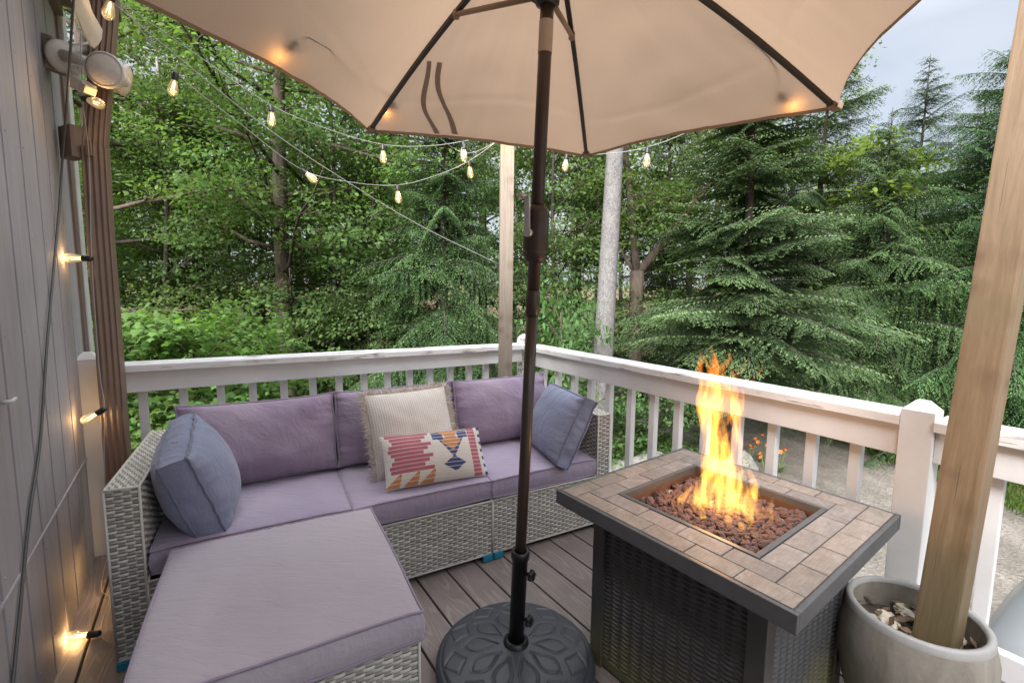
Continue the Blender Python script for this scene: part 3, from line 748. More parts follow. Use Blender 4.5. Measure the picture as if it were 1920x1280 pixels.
# ------------------------------------------------------------------ cushions
def cushion(name, mats, w, dp, g, crown, crown_b, Mx, loc, label, cat, group=None, pull=0.02, n=46, seed=0, pw=3.0, gather=0.0035, fold=0.006, rnd=0.10, pipe=0.0042, sag=None, pipe2=True, bumpy=1.0):
    """boxed cushion with gusset and piping; Mx 3x3 orients it, loc = centre"""
    Mx = Matrix(Mx).transposed() if not isinstance(Mx, Matrix) else Mx
    loc = Vector(loc)
    mb = MB()
    def plan(a, b):
        x = a * math.sqrt(max(0, 1 - rnd * b * b)); y = b * math.sqrt(max(0, 1 - rnd * a * a))
        k = 1 / math.sqrt(1 - rnd)      # keep the corners where the cloth pulls to points
        x *= 1 + (k - 1) * (b * b) ** 3; y *= 1 + (k - 1) * (a * a) ** 3
        x *= 1 - pull * (1 - b * b) ** .8; y *= 1 - pull * (1 - a * a) ** .8
        return x * w / 2, y * dp / 2
    def surf(a, b, top):
        x, y = plan(a, b)
        cr = crown if top else crown_b
        z = g / 2 + cr * max(0.0, (1 - abs(a) ** pw) * (1 - abs(b) ** pw)) ** 0.55
        q = Vector((x * 5 + seed * 3.1, y * 5, seed + (0 if top else 7)))
        inner = max(0.0, (1 - a ** 4) * (1 - b ** 4))
        z += fold * bumpy * (mnoise.noise(q) + 0.5 * mnoise.noise(q * 2.3)) * inner ** .5
        da = (1 - abs(a)) * w / 2; db = (1 - abs(b)) * dp / 2
        sa = 1 if a > 0 else 2; sb = 3 if b > 0 else 4
        z += gather * mnoise.noise(Vector((y * 38, sa + seed, 0.3 + a))) * math.exp(-da / 0.045) * (1 if da > 0 else .6) * 1.6
        z += gather * mnoise.noise(Vector((x * 42, sb + seed, 0.7 + b))) * math.exp(-db / 0.045) * 1.6
        # pinched corners
        cn = (abs(a) * abs(b)) ** 6
        z -= cn * g * 0.06
        return Vector((x, y, z if top else -z))
    def fin(p):
        if sag: p = sag(p)
        return loc + Mx @ p
    T = [[None] * (n + 1) for _ in range(n + 1)]; Bm = [[None] * (n + 1) for _ in range(n + 1)]
    cs = [math.copysign(1 - (1 - abs(2 * i / n - 1)) ** 1.35, 2 * i / n - 1) for i in range(n + 1)]
    for i in range(n + 1):
        for j in range(n + 1):
            T[i][j] = surf(cs[i], cs[j], True); Bm[i][j] = surf(cs[i], cs[j], False)
    mb.grid([[fin(p) for p in r] for r in T]); mb.grid([[fin(p) for p in r] for r in Bm], flip=True)
    idx = [(i, 0) for i in range(n)] + [(n, j) for j in range(n)] + [(i, n) for i in range(n, 0, -1)] + [(0, j) for j in range(n, 0, -1)]
    ring = []
    K = 8
    for q_, (i, j) in enumerate(idx):
        a_, b_ = T[i][j], Bm[i][j]; col = []
        c2 = Vector((a_.x, a_.y, 0)); nrm = c2.normalized()
        for k in range(K + 1):
            f = k / K; p = a_.lerp(b_, f)
            bul = math.sin(f * math.pi)
            p = p + nrm * (0.010 * bul * min(1, g / 0.1) + gather * 1.1 * bul * mnoise.noise(Vector((p.x * 36 + seed, p.y * 36, f * 1.3))))
            col.append(fin(p))
        ring.append(col)
    ring.append(ring[0]); mb.grid(ring, flip=True)
    ob = mb.build(name, mats[0]); tag(ob, label, cat, group)
    pm = MB()
    for S in ([T, Bm] if pipe2 else [T]):
        pts = [S[i][j].copy() for i, j in idx]; pts = [(pts[q - 1] + pts[q] * 2 + pts[(q + 1) % len(pts)]) / 4 for q in range(len(pts))]
        pts = [fin(p + Vector((p.x, p.y, 0)).normalized() * 0.003) for p in pts]
        pts.append(pts[0]); pm.tube(pts, pipe, 7, caps=False)
    if pipe > 0: pm.build('piping', mats[1], ob)
    return ob
RS = Matrix.Rotation(SOFA_RZ, 3, 'Z')
def orient(X_, Y_, Z_): return RS @ Matrix((X_, Y_, Z_)).transposed()
flat = orient((1, 0, 0), (0, 1, 0), (0, 0, 1))
ZC = 0.352
def soft_front(amp): return None
SG = 'lilac seat cushions'
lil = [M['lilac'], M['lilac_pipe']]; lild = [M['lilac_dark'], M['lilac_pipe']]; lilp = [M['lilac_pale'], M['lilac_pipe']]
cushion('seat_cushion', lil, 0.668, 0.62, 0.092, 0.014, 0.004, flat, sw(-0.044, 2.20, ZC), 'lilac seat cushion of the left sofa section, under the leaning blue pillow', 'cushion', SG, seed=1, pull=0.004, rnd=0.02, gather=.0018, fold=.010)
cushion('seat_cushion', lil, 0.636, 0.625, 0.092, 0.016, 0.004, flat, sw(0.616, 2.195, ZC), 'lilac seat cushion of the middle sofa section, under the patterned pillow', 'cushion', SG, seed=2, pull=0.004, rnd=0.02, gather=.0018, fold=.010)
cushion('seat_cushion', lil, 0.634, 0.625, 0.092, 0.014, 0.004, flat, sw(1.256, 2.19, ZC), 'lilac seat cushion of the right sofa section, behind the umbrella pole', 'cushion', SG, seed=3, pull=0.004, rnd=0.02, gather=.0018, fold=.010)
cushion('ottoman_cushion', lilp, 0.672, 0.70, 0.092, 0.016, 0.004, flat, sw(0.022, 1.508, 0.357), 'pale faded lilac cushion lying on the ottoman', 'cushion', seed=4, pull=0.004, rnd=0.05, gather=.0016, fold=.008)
th = rad(13)
lean = orient((1, 0, 0), (0, math.sin(th), math.cos(th)), (0, -math.cos(th), math.sin(th)))
BG = 'lilac back cushions'
def slump(k, seed):
    def f(p):
        q = p.copy(); v = (p.y / 0.2)
        q.x += 0.004 * mnoise.noise(Vector((p.y * 9, seed, 0))); q.z *= 1.0 - 0.18 * v
        q.y -= 0.012 * k * (1 - (p.x / 0.33) ** 2) * (1 if p.y > 0 else 0) * (p.y / .2)
        return q
    return f
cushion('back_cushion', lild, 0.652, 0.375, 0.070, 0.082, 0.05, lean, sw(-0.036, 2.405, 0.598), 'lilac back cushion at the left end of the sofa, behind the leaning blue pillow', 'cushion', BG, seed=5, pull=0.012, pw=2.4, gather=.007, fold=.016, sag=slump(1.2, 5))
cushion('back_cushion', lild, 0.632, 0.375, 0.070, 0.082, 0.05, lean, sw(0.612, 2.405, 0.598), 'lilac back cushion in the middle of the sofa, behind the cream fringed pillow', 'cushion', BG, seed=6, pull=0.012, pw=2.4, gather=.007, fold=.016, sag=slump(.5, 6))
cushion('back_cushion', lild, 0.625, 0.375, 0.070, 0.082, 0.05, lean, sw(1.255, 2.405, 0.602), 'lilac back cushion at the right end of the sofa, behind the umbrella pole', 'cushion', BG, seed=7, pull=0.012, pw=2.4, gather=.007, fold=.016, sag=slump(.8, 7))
sl = [M['slate'], M['slate_pipe']]
ph = rad(17); rl = rad(-9)
lm = orient((0, 1, 0), (-math.sin(ph), 0, math.cos(ph)), (math.cos(ph), 0, math.sin(ph))) @ Matrix.Rotation(-rl, 3, 'Z')
cushion('throw_pillow', sl, 0.42, 0.35, 0.09, 0.085, 0.085, lm, sw(-0.255, 2.09, 0.572), 'slate blue piped pillow leaning on the left sofa arm', 'pillow', 'slate blue pillows', seed=8, pull=0.03, pw=2.2, gather=.006, fold=.010, pipe=.005)
ph = rad(25); yw = rad(-9)
Rz = Matrix.Rotation(yw, 3, 'Z')
rm = RS @ Rz @ Matrix(((0, -1, 0), (math.sin(ph), 0, math.cos(ph)), (-math.cos(ph), 0, math.sin(ph)))).transposed()
cushion('throw_pillow', sl, 0.44, 0.375, 0.08, 0.082, 0.06, rm, sw(1.435, 2.045, 0.578), 'slate blue piped pillow leaning on the right sofa arm', 'pillow', 'slate blue pillows', seed=9, pull=0.03, pw=2.2, gather=.007, fold=.009, pipe=.005)

# cream woven pillow with a frayed edge
def flat_pillow(w, h, crown, n1, n2, colf=None, pull=0.05, seed=0, fold=.008):
    """two-sided scatter pillow, seam around; returns grids of points (front, back)"""
    def S(a, b, sgn):
        x = a * w / 2 * (1 - pull * (1 - b * b)); y = b * h / 2 * (1 - pull * (1 - a * a))
        z = crown * max(0, (1 - abs(a) ** 2.3) * (1 - abs(b) ** 2.3)) ** .62
        z += fold * (mnoise.noise(Vector((x * 7 + seed, y * 7, seed))) + .4 * mnoise.noise(Vector((x * 18, y * 18, seed)))) * max(0, (1 - a ** 4) * (1 - b ** 4)) ** .5
        return Vector((x, y, sgn * z))
    F = [[S(2 * i / n1 - 1, 2 * j / n2 - 1, 1) for j in range(n2 + 1)] for i in range(n1 + 1)]
    Bk = [[S(2 * i / n1 - 1, 2 * j / n2 - 1, -1) for j in range(n2 + 1)] for i in range(n1 + 1)]
    return F, Bk
def pillow_obj(name, F, Bk, Mx, loc, mat, label, cat, cols=None, backcol=(0.5, .45, .4)):
    mb = MB(); loc = Vector(loc); fin = lambda p: loc + Mx @ p
    mb.grid([[fin(p) for p in r] for r in F], cols=cols); mb.grid([[fin(p) for p in r] for r in Bk], flip=True, cols=(lambda i, j: backcol) if cols else None)
    me = mb.mesh(name, mat, 'tint' if cols else None)
    uv = me.uv_layers.new(name='UVMap'); n1 = len(F) - 1; n2 = len(F[0]) - 1; nn = (n1 + 1) * (n2 + 1)
    for lp in me.loops:
        k = lp.vertex_index % nn; uv.data[lp.index].uv = (k // (n2 + 1) / n1, (k % (n2 + 1)) / n2)
    ob = link(name, me); tag(ob, label, cat); return ob
t1 = rad(27); yw = rad(2)
mo = RS @ Matrix.Rotation(rad(-3), 3, 'Z') @ Matrix(((math.cos(rad(-2)), 0, math.sin(rad(-2))), (0, math.sin(t1), math.cos(t1)), (0, -math.cos(t1), math.sin(t1)))).transposed()
mo = mo @ Matrix.Rotation(rad(4), 3, 'Z')
F, Bk = flat_pillow(0.42, 0.42, 0.075, 44, 44, pull=0.035, seed=3)
bl = sw(0.632, 2.165, 0.607)
bp = pillow_obj('fringed_pillow', F, Bk, mo, bl, M['burlap'], 'cream woven square pillow with frayed fringe edges', 'pillow')
fr = MB(); frr = random.Random(3)
edge = [F[i][0] for i in range(45)] + [F[44][j] for j in range(45)] + [F[i][44] for i in range(44, -1, -1)] + [F[0][j] for j in range(44, -1, -1)]
for k in range(len(edge) - 1):
    for q in range(8):
        p = edge[k].lerp(edge[k + 1], frr.random()); out = Vector((p.x, p.y, 0))
        ax_ = Vector((1, 0, 0)) * math.copysign(1, p.x) if abs(p.x) / .21 > abs(p.y) / .21 else Vector((0, 1, 0)) * math.copysign(1, p.y)
        dr = (ax_ + Vector((frr.gauss(0, .42), frr.gauss(0, .42), frr.gauss(0, .45)))).normalized(); L_ = frr.uniform(.018, .05)
        sd = dr.orthogonal().normalized() * .0016
        a0 = p - dr * .004; a1 = p + dr * L_ * .6 + Vector((0, -.002, 0)); a2 = p + dr * L_ + Vector((frr.gauss(0, .004), -.006, frr.gauss(0, .004)))
        vs = [bl + mo @ v for v in (a0 - sd, a0 + sd, a1 + sd, a1 - sd, a2)]
        fr.add(vs, [(0, 1, 2, 3), (3, 2, 4)], 0, False)
fr.build('fringe', M['fringe'], bp)
# flat-woven lumbar pillow
PINK, NAVY, ORNG, CRM = (0.44, 0.135, 0.175), (0.055, 0.075, 0.19), (0.56, 0.25, 0.10), (0.70, 0.66, 0.60)
def kilim(u, v):
    """u 0..1 left to right, v 0..1 bottom to top"""
    row = math.floor(v * 13); fy = v * 13 - row
    if fy < 0.11: return tuple(x * 1.08 for x in CRM)
    tv = v; q_ = (row + .5) / 13
    # pink block, scalloped left, combed right
    if 0.035 < u < 0.47 and q_ > 0.22:
        left = 0.04 + 0.05 * abs(math.sin(q_ * 13 * math.pi / 4.3)) ** 3
        right = 0.36 + (0.09 if row % 3 == 0 else (0.0 if row % 3 == 1 else .045))
        if left < u < right: return PINK
    if q_ < 0.24 and u < 0.50:
        for c_ in (0.085, 0.25, 0.40):
            wdt = 0.062 * (1 - tv / 0.27)
            if -wdt * 1.7 < (u - c_ - tv * .22) < wdt * .55: return ORNG
    cu = 0.655
    if tv > 0.42:
        hw = 0.17 * (1 - abs(tv - 0.86) / 0.46); ih = 0.105 * (1 - abs(tv - 0.74) / 0.20)
        e = abs(u - cu)
        if tv > .86 and e < .055 + (tv - .86) * .5: return ORNG
        if e < ih: return ORNG
        if tv > 0.80 and e < 0.185 and e > 0.075 and (tv < .97): return NAVY
        if tv <= 0.80 and e < hw * 0.92: return NAVY
    if 0.12 < tv <= 0.42:
        if abs(u - cu) < 0.115 * (1 - abs(tv - 0.29) / 0.15): return NAVY
    if 0.845 < u < 0.935: return PINK
    if u > 0.965 and row % 2 == 0: return NAVY
    return CRM
t1 = rad(33)
mo = RS @ Matrix.Rotation(rad(-1), 3, 'Z') @ Matrix(((math.cos(rad(-2)), 0, math.sin(rad(-2))), (0, math.sin(t1), math.cos(t1)), (0, -math.cos(t1), math.sin(t1)))).transposed()
N1, N2 = 150, 104
F, Bk = flat_pillow(0.50, 0.245, 0.058, N1, N2, pull=0.03, seed=6, fold=.004)
kb = pillow_obj('lumbar_pillow', F, Bk, mo, sw(0.690, 1.995, 0.518), M['kilim'], 'long flat-woven pillow with pink, navy and orange pattern', 'pillow', cols=lambda i, j: kilim((i + .5) / N1, (j + .5) / N2), backcol=CRM)
# ------------------------------------------------------------------ umbrella
AX = Vector((0.03198, -0.04386, 0.99853)).normalized()
PB = Vector((0.0258, 1.4563, 0.1)); E1 = AX.cross(Vector((0, 1, 0))); E1 = E1.normalized()
if E1.x < 0: E1 = -E1
E2 = AX.cross(E1)
APEX = Vector((0.09878, 1.35613, 2.37966)); RC = APEX - AX * 0.40327; RR = 1.07398; PHI = 1.29855
def al(L_): return PB + AX * L_
um = thing('patio_umbrella', 'open tan patio umbrella with bronze tilting pole', 'umbrella', al(-0.05))
UI = Matrix.Translation(-um.location)
def ub(mb, name, mat, par=None):
    o = mb.build(name, mat, par or um); 
    if par is None: o.matrix_parent_inverse = UI
    return o
Mq = Matrix((E1, E2, AX)).transposed()
m = MB(); m.tube([al(0.03), al(1.19)], 0.0185, 24); ub(m, 'lower_pole', M['bronze'])
m = MB(); m.lathe([(0.0186, 0), (0.0215, 0.002), (0.0215, 0.075), (0.0186, 0.077)], 24, al(1.13), Mq); ub(m, 'pole_sleeve', M['bronze'])
m = MB(); m.tube([al(1.19), al(2.30)], 0.0195, 24); ub(m, 'upper_pole', M['bronze'])
m = MB(); m.lathe([(0.020, -0.086), (0.028, -0.083), (0.037, -0.060), (0.038, -0.052), (0.0365, -0.050), (0.038, -0.047), (0.038, 0.047), (0.0365, 0.05), (0.038, 0.053), (0.0365, 0.066), (0.029, 0.083), (0.020, 0.086)], 32, al(1.376), Mq)
cb = ub(m, 'crank_box', M['bronze'])
m = MB()
cside = (-E1 * 0.55 - E2 * 0.0 + Vector((0, -.8, 0))).normalized()
hub_ = al(1.376) + cside * 0.047
m.tube([al(1.376) + cside * .03, hub_ + cside * .006], 0.013, 14)
tp = hub_ + AX * 0.105 + Vector((-.006, 0, 0))
hand = m
hand.beam(hub_, tp, 0.016, 0.010, bev=.002, up=cside)
hand.tube([tp, tp - Vector((1, 0.2, 0)) * 0.030], 0.0065, 12)
ub(hand, 'crank_handle', M['steel'])
m = MB(); m.lathe([(0.0205, 0), (0.0205, 0.085)], 24, al(1.885), Mq); ub(m, 'label_band', M['sticker'])
# runner + top hub
m = MB(); m.lathe([(0.021, -0.05), (0.034, -0.045), (0.036, -0.01), (0.046, 0.0), (0.046, 0.016), (0.022, 0.03)], 24, al(2.06), Mq)
for k in range(6):
    a = PHI + k * math.pi / 3; dr = E1 * math.cos(a) + E2 * math.sin(a)
    m.beam(al(2.052) + dr * 0.036, al(2.052) + dr * 0.06, 0.026, 0.022, bev=.003)
ub(m, 'runner', M['black'])
m = MB(); m.lathe([(0, .05), (0.02, 0.045), (0.045, 0.02), (0.045, -0.01), (0.02, -0.02), (0, -.02)], 20, APEX - AX * 0.03, Mq); ub(m, 'top_hub', M['black'])
def tipv(k, r=RR, dz=0.0):
    a = PHI + k * math.pi / 3; return RC + (E1 * math.cos(a) + E2 * math.sin(a)) * r + AX * dz
def rib_pt(k, f):      # along the rib, slight upward bow
    return APEX.lerp(tipv(k), f) + AX * (0.035 * math.sin(f * math.pi))
for k in range(6):
    m = MB(); pts = [rib_pt(k, 0.03 + 0.955 * i / 12) - AX * 0.012 for i in range(13)]
    for i in range(12): m.beam(pts[i], pts[i + 1], 0.016, 0.013, up=AX)
    rb = ub(m, 'rib', M['bronze_dark'])
    m = MB(); e = tipv(k); dr = (tipv(k) - APEX).normalized(); m.beam(e - dr * .035 - AX * .008, e + dr * .004 - AX * .004, 0.034, 0.022, bev=.004, up=AX); ub(m, 'tip_pocket', M['grommet'], rb)
    m = MB(); a = PHI + k * math.pi / 3; d2 = E1 * math.cos(a) + E2 * math.sin(a)
    j = rib_pt(k, 0.40) - AX * .018; m.tube([al(2.052) + d2 * .055, j], 0.0085, 10); m.tube([j - AX * .012, j + AX * .012], .012, 8); ub(m, 'strut', M['grommet'])
# canopy: six panels, hem sagging inwards between the tips
m = MB(); hem = MB(); NR, NA = 64, 40
def can(k, s, f):
    """panel k, s 0..1 across, f 0..1 outwards"""
    a = rib_pt(k, f); b = rib_pt(k - 1, f); p = a.lerp(b, s)
    q = 4 * s * (1 - s)
    c0 = APEX.lerp(RC, 1 - 0.0)
    p = p.lerp(APEX + AX * (p - APEX).dot(AX), 0.105 * q * f ** 2)           # inward curve of the hem
    p = p + AX * (0.045 * q * f * (1 - f * .35)) * -0.35
    sd_ = k * 5.3
    cr_ = abs(f - (.80 + .05 * math.sin(s * 4 + k * 2)) ); p = p - AX * (0.0028 * math.exp(-(cr_ / .012) ** 2) * q ** .5)       # fold left from storage
    p = p - AX * (0.002 * math.exp(-(abs(s - .5 + .12 * (f - .5)) / .02) ** 2) * f)
    p = p + AX * (0.006 * mnoise.noise(Vector((s * 5 + sd_, f * 6, 1.0))) * q + 0.003 * mnoise.noise(Vector((s * 17 + sd_, f * 4, 4.0))) * f)
    return p
for k in range(6):
    P = [[can(k, s / NA, 0.02 + 0.98 * f / NR) for f in range(NR + 1)] for s in range(NA + 1)]
    m.grid(P)
    e = [r[-1] for r in P]
    hem.grid([[p - AX * 0.013 + (RC - p) * 0.004, p + AX * .001] for p in e])
cn = ub(m, 'canopy', M['canopy']); ub(hem, 'hem', M['strap'], cn)
# the two loose tie-strap tails that hang against the inside of the far-left panel
for (f0, s0, f1, s1, w_) in ((0.62, 0.035, 0.985, 0.235, .012), (0.62, 0.10, 0.98, 0.33, .014)):
    m = MB(); rows = []; w_ *= 2.0
    for i in range(23):
        t_ = i / 22; f = f0 + (f1 - f0) * t_; s = s0 + (s1 - s0) * t_ + 0.012 * math.sin(t_ * 7 + s0 * 30)
        p = can(1, s, f) - AX * (0.006 + 0.012 * math.sin(math.pi * t_)); p2 = can(1, s + w_ , f) - AX * (0.006 + .02 * math.sin(math.pi * t_))
        rows.append([p, p2])
    m.grid(rows); ub(m, 'tie_strap', M['strap'])

# weighted base, with raised petal pattern
BC = Vector((0.0235, 1.452, 0)); BRAD = 0.268
base = thing('umbrella_base', 'round dark resin umbrella base with embossed flower pattern', 'umbrella base', BC)
def dome(r):
    t_ = min(1, r / BRAD); return 0.085 - 0.03 * t_ ** 2 - (0.0 if t_ < .9 else 0.012 * ((t_ - .9) / .1) ** 2)
def pet(r, th_):
    """height of the embossed lines"""
    h = 0.0
    n = 10; sec = 2 * math.pi / n; a = ((th_ + sec / 2) % sec) - sec / 2
    # petals: closed tear shapes as ridges
    rr = r / BRAD
    wd = 0.62 * sec / 2
    def ridge(dist, w=.006): return math.exp(-(dist / w) ** 2)
    t_ = (rr - 0.24) / 0.42
    if -0.05 < t_ < 1.08:
        tc = min(1, max(0, t_)); half = wd * (math.sin(math.pi * tc ** 1.25) ** 0.75) * 1.12 if tc < 1 else 0
        dist = abs(abs(a) - half) * r
        if t_ > .97: dist = min(dist, abs(t_ - 1) * .42 * BRAD + abs(a) * r)
        h -= ridge(dist, .0042)
    a2 = (th_ % sec) - sec / 2
    if 0.66 < rr < 0.94:
        half = 0.34 * sec * (1 - abs((rr - 0.80) / 0.14) ** 1.0); h -= 0.9 * ridge(abs(abs(a2) - half) * r, .0042)
    if abs(rr - 0.955) < .03: h -= 0.7 * ridge(abs(rr - 0.955) * BRAD, .004)
    return h * 0.006
m = MB(); NRr, NTh = 84, 300; rows = []
for i in range(NRr + 1):
    r = 0.03 + (BRAD - 0.03) * i / NRr
    rows.append([BC * 0 + Vector((r * math.cos(2 * math.pi * k / NTh), r * math.sin(2 * math.pi * k / NTh), dome(r) + pet(r, 2 * math.pi * k / NTh))) for k in range(NTh + 1)])
r = BRAD
for dr_, z in ((0.006, 0.038), (0.008, 0.02), (0.004, 0.0), (-0.02, 0.0)):
    rows.append([Vector(((r + dr_) * math.cos(2 * math.pi * k / NTh), (r + dr_) * math.sin(2 * math.pi * k / NTh), z)) for k in range(NTh + 1)])
m.grid(rows, flip=True); m.build('weight_disc', M['base_resin'], base)
m = MB()
BI = Matrix.Translation(-BC)
def bl_(L_): return BC + Vector((0, 0, 0)) + (PB - BC) * 0 + Vector((PB.x - BC.x, PB.y - BC.y, 0)) * 0 + AX * L_ - Vector((0, 0, 0))
b0 = PB - AX * 0.02 - BC
m.lathe([(0.045, -0.004), (0.044, 0.010), (0.036, 0.018), (0.031, 0.02)], 28, b0, Mq)
m.lathe([(0.0, 0.0), (0.0265, 0.0), (0.0265, 0.325), (0.031, 0.325), (0.032, 0.345), (0.0285, 0.355), (0.021, 0.352)], 28, b0, Mq)
m.build('tube', M['black'], base)
def knob(L_, tw):
    kb_ = MB(); c_ = b0 + AX * L_; dr = Vector((0.80, -0.58, 0.06)).normalized()
    kb_.tube([c_ + dr * .02, c_ + dr * .05], 0.006, 10)
    Mk = dr.to_track_quat('Z', 'Y').to_matrix(); rows = []
    for z, sc in ((0.0, .55), (0.003, 1.0), (0.014, 1.05), (0.018, .8), (0.019, 0.02)):
        rows.append([c_ + dr * .04 + Mk @ Vector(((0.0165 * (1 + .16 * math.cos(5 * q / 40 * 2 * math.pi + tw))) * sc * math.cos(q / 40 * 2 * math.pi), (0.0165 * (1 + .16 * math.cos(5 * q / 40 * 2 * math.pi + tw))) * sc * math.sin(q / 40 * 2 * math.pi), z)) for q in range(41)])
    kb_.grid(rows, flip=True); kb_.build('knob', M['black'], base)
knob(0.275, 0.4); knob(0.105, 1.3)

# ------------------------------------------------------------------ fire table
TRZ = rad(36.6); TC = Vector((0.692, 1.424, 0)); TW = 0.762; TZ = 0.62
ft = thing('fire_table', 'square fire table with stone tile top and dark metal base', 'fire table', TC, TRZ)
hw = TW / 2
m = MB()
for s_ in (-1, 1):
    m.box((s_ * (hw - 0.0065), 0, TZ - 0.0245), (0.013, TW, 0.047), bev=0.003)
    m.box((0, s_ * (hw - 0.0065), TZ - 0.0245), (TW - 0.026, 0.013, 0.047), bev=0.003)
m.build('rim', M['frame_grey'], ft)
hi = 0.218   # half of the fire opening
m = MB()
for s_ in (-1, 1):
    m.box((s_ * (hi + 0.0075), 0, TZ - 0.02), (0.015, 2 * hi + .03, 0.045), bev=.002)
    m.box((0, s_ * (hi + 0.0075), TZ - 0.02), (2 * hi, 0.015, 0.045), bev=.002)
m.build('inner_rim', M['frame_grey'], ft)
m = MB(); w0 = hw - 0.0135; wi = hi + 0.0155
for s_ in (-1, 1):
    m.box((s_ * (w0 + wi) / 2, 0, TZ - 0.016), (w0 - wi, 2 * w0, 0.020)); m.box((0, s_ * (w0 + wi) / 2, TZ - 0.016), (2 * wi, w0 - wi, 0.020))
m.build('grout_bed', M['grout'], ft)
m = MB(); tr_ = random.Random(4); gap = 0.0035; mid = hw - 0.013 - (w0 - wi) * 0.49
def ring(a_out, a_in, nt, warm, off):
    wt = a_out - a_in; L_ = (a_out * 2 - wt) / nt
    for q in range(4):
        Rq = Matrix.Rotation(q * math.pi / 2, 3, 'Z')
        for k in range(nt):
            x0_ = -a_out + k * L_; x1_ = x0_ + L_
            c_ = Rq @ Vector(((x0_ + x1_) / 2, a_out - wt / 2, TZ - 0.006)); v = tr_.uniform(0.86, 1.12)
            tint = (v * warm[0] * tr_.uniform(.97, 1.03), v * warm[1], v * warm[2])
            m.box(c_ + Vector((0, 0, tr_.uniform(-.0006, .0006))), (L_ - gap, wt - gap, 0.012), bev=0.0018, rot=Rq, col=tint)
ring(w0, mid, 5, (1.06, .98, .88), 0); ring(mid, wi, 4, (0.98, .97, .97), 0)
m.build('stone_tiles', M['tile'], ft, 'tint')
hb = 0.283
m = MB()
def wavy_panel(q):
    Rq = Matrix.Rotation(q * math.pi / 2, 3, 'Z'); Wp = 2 * hb - 0.09; rows = []; n1, n2 = 110, 220
    pm = MB()
    for i in range(n1 + 1):
        r_ = []
        for j in range(n2 + 1):
            x = -Wp / 2 + Wp * i / n1; z = 0.035 + (TZ - 0.09) * j / n2
            ph_ = x / 0.042 * 2 * math.pi; rw = math.sin(z / 0.0152 * math.pi * 2)
            y = -hb + 0.008 - 0.0055 * rw * math.sin(ph_ / 2) - .0012 * abs(rw)
            r_.append(Rq @ Vector((x, y, z)))
        rows.append(r_)
    pm.grid(rows); pm.build('side_panel', M['panel'], ft)
for q in range(4): wavy_panel(q)
lg = MB(); lg.box((0, 0, (TZ - 0.05) / 2), (0.05, 0.05, TZ - 0.05), bev=.003); lgm = lg.mesh('leg', M['panel'])
for sx in (-1, 1):
    for sy in (-1, 1): link('leg', lgm, ft, (sx * (hb - .02), sy * (hb - .02), 0))
m = MB()
for q in range(4):
    Rq = Matrix.Rotation(q * math.pi / 2, 3, 'Z')
    for z_, t_ in ((.028, .03), (TZ - .058, .02)): m = MB(); m.box(Rq @ Vector((0, -hb + .012, z_)), (2 * hb - .09, 0.02, t_), rot=Rq, bev=.002); m.build('base_rail', M['panel'], ft)
pass
# fire pan
m = MB(); zb = TZ - 0.058
for q in range(4):
    Rq = Matrix.Rotation(q * math.pi / 2, 3, 'Z'); m.box(Rq @ Vector((0, -hi + .002, TZ - .058)), (2 * hi, .004, .075), rot=Rq)
m.box((0, 0, zb - .01), (2 * hi, 2 * hi, .006)); m.build('fire_pan', M['rust'], ft)
m = MB(); rr_ = random.Random(8); n = 40
m.grid([[Vector((-hi + .004 + (2 * hi - .008) * i / n, -hi + .004 + (2 * hi - .008) * j / n, zb + 0.010 + 0.006 * mnoise.noise(Vector((i * .5, j * .5, 0))))) for j in range(n + 1)] for i in range(n + 1)]); m.build('fire_bedding', M['bedding'], ft)
m = MB(); m.tube([Vector((0.148 * math.cos(a / 48 * 2 * math.pi), 0.148 * math.sin(a / 48 * 2 * math.pi), TZ - 0.034)) for a in range(49)], 0.0055, 10, caps=False); m.build('burner_ring', M['rust'], ft)
# lava rocks: four shapes, copied one by one
def rock_mesh(seed, sx, sy, sz):
    bm = bmesh.new(); bmesh.ops.create_icosphere(bm, subdivisions=3, radius=1.0)
    for v in bm.verts:
        k = 1 + 0.42 * mnoise.noise(v.co * 1.5 + Vector((seed, 0, 0))) + 0.20 * mnoise.noise(v.co * 4 + Vector((0, seed, 0))) + .08 * mnoise.noise(v.co * 9)
        v.co = Vector((v.co.x * sx * k, v.co.y * sy * k, v.co.z * sz * k))
    me = bpy.data.meshes.new('lava_rock'); bm.to_mesh(me); bm.free(); me.materials.append(M['lava'])
    me.polygons.foreach_set('use_smooth', [False] * len(me.polygons)); return me
rmesh = [rock_mesh(s_, .0225, .0145, .0125) for s_ in range(4)] + [rock_mesh(9, .025, .017, .015)]
placed = []; RT = Matrix.Rotation(TRZ, 3, 'Z'); cnt = 0
for trial in range(6000):
    if cnt >= 285: break
    x, y = rr_.uniform(-hi + .022, hi - .022), rr_.uniform(-hi + .03, hi - .02)
    if y > hi - .045 and rr_.random() < .8: continue
    lay = 0 if cnt < 195 else 1
    if any((x - a) ** 2 + (y - b) ** 2 < (.0232 ** 2 if lay == 0 else .031 ** 2) and l_ == lay for a, b, l_ in placed): continue
    placed.append((x, y, lay)); cnt += 1
    o = link('lava_rock', rmesh[rr_.randrange(5)]); o.location = TC + RT @ Vector((x, y, zb + .020 + lay * .017 + rr_.uniform(-.003, .004)))
    o.rotation_euler = (rr_.gauss(0, .4), rr_.gauss(0, .4), rr_.uniform(0, 6.3)); k = rr_.uniform(.66, 1.02); o.scale = (k, k, k)
    tag(o, 'rough red-brown lava rock lying in the fire table bed', 'lava rock', 'lava rocks in the fire table')
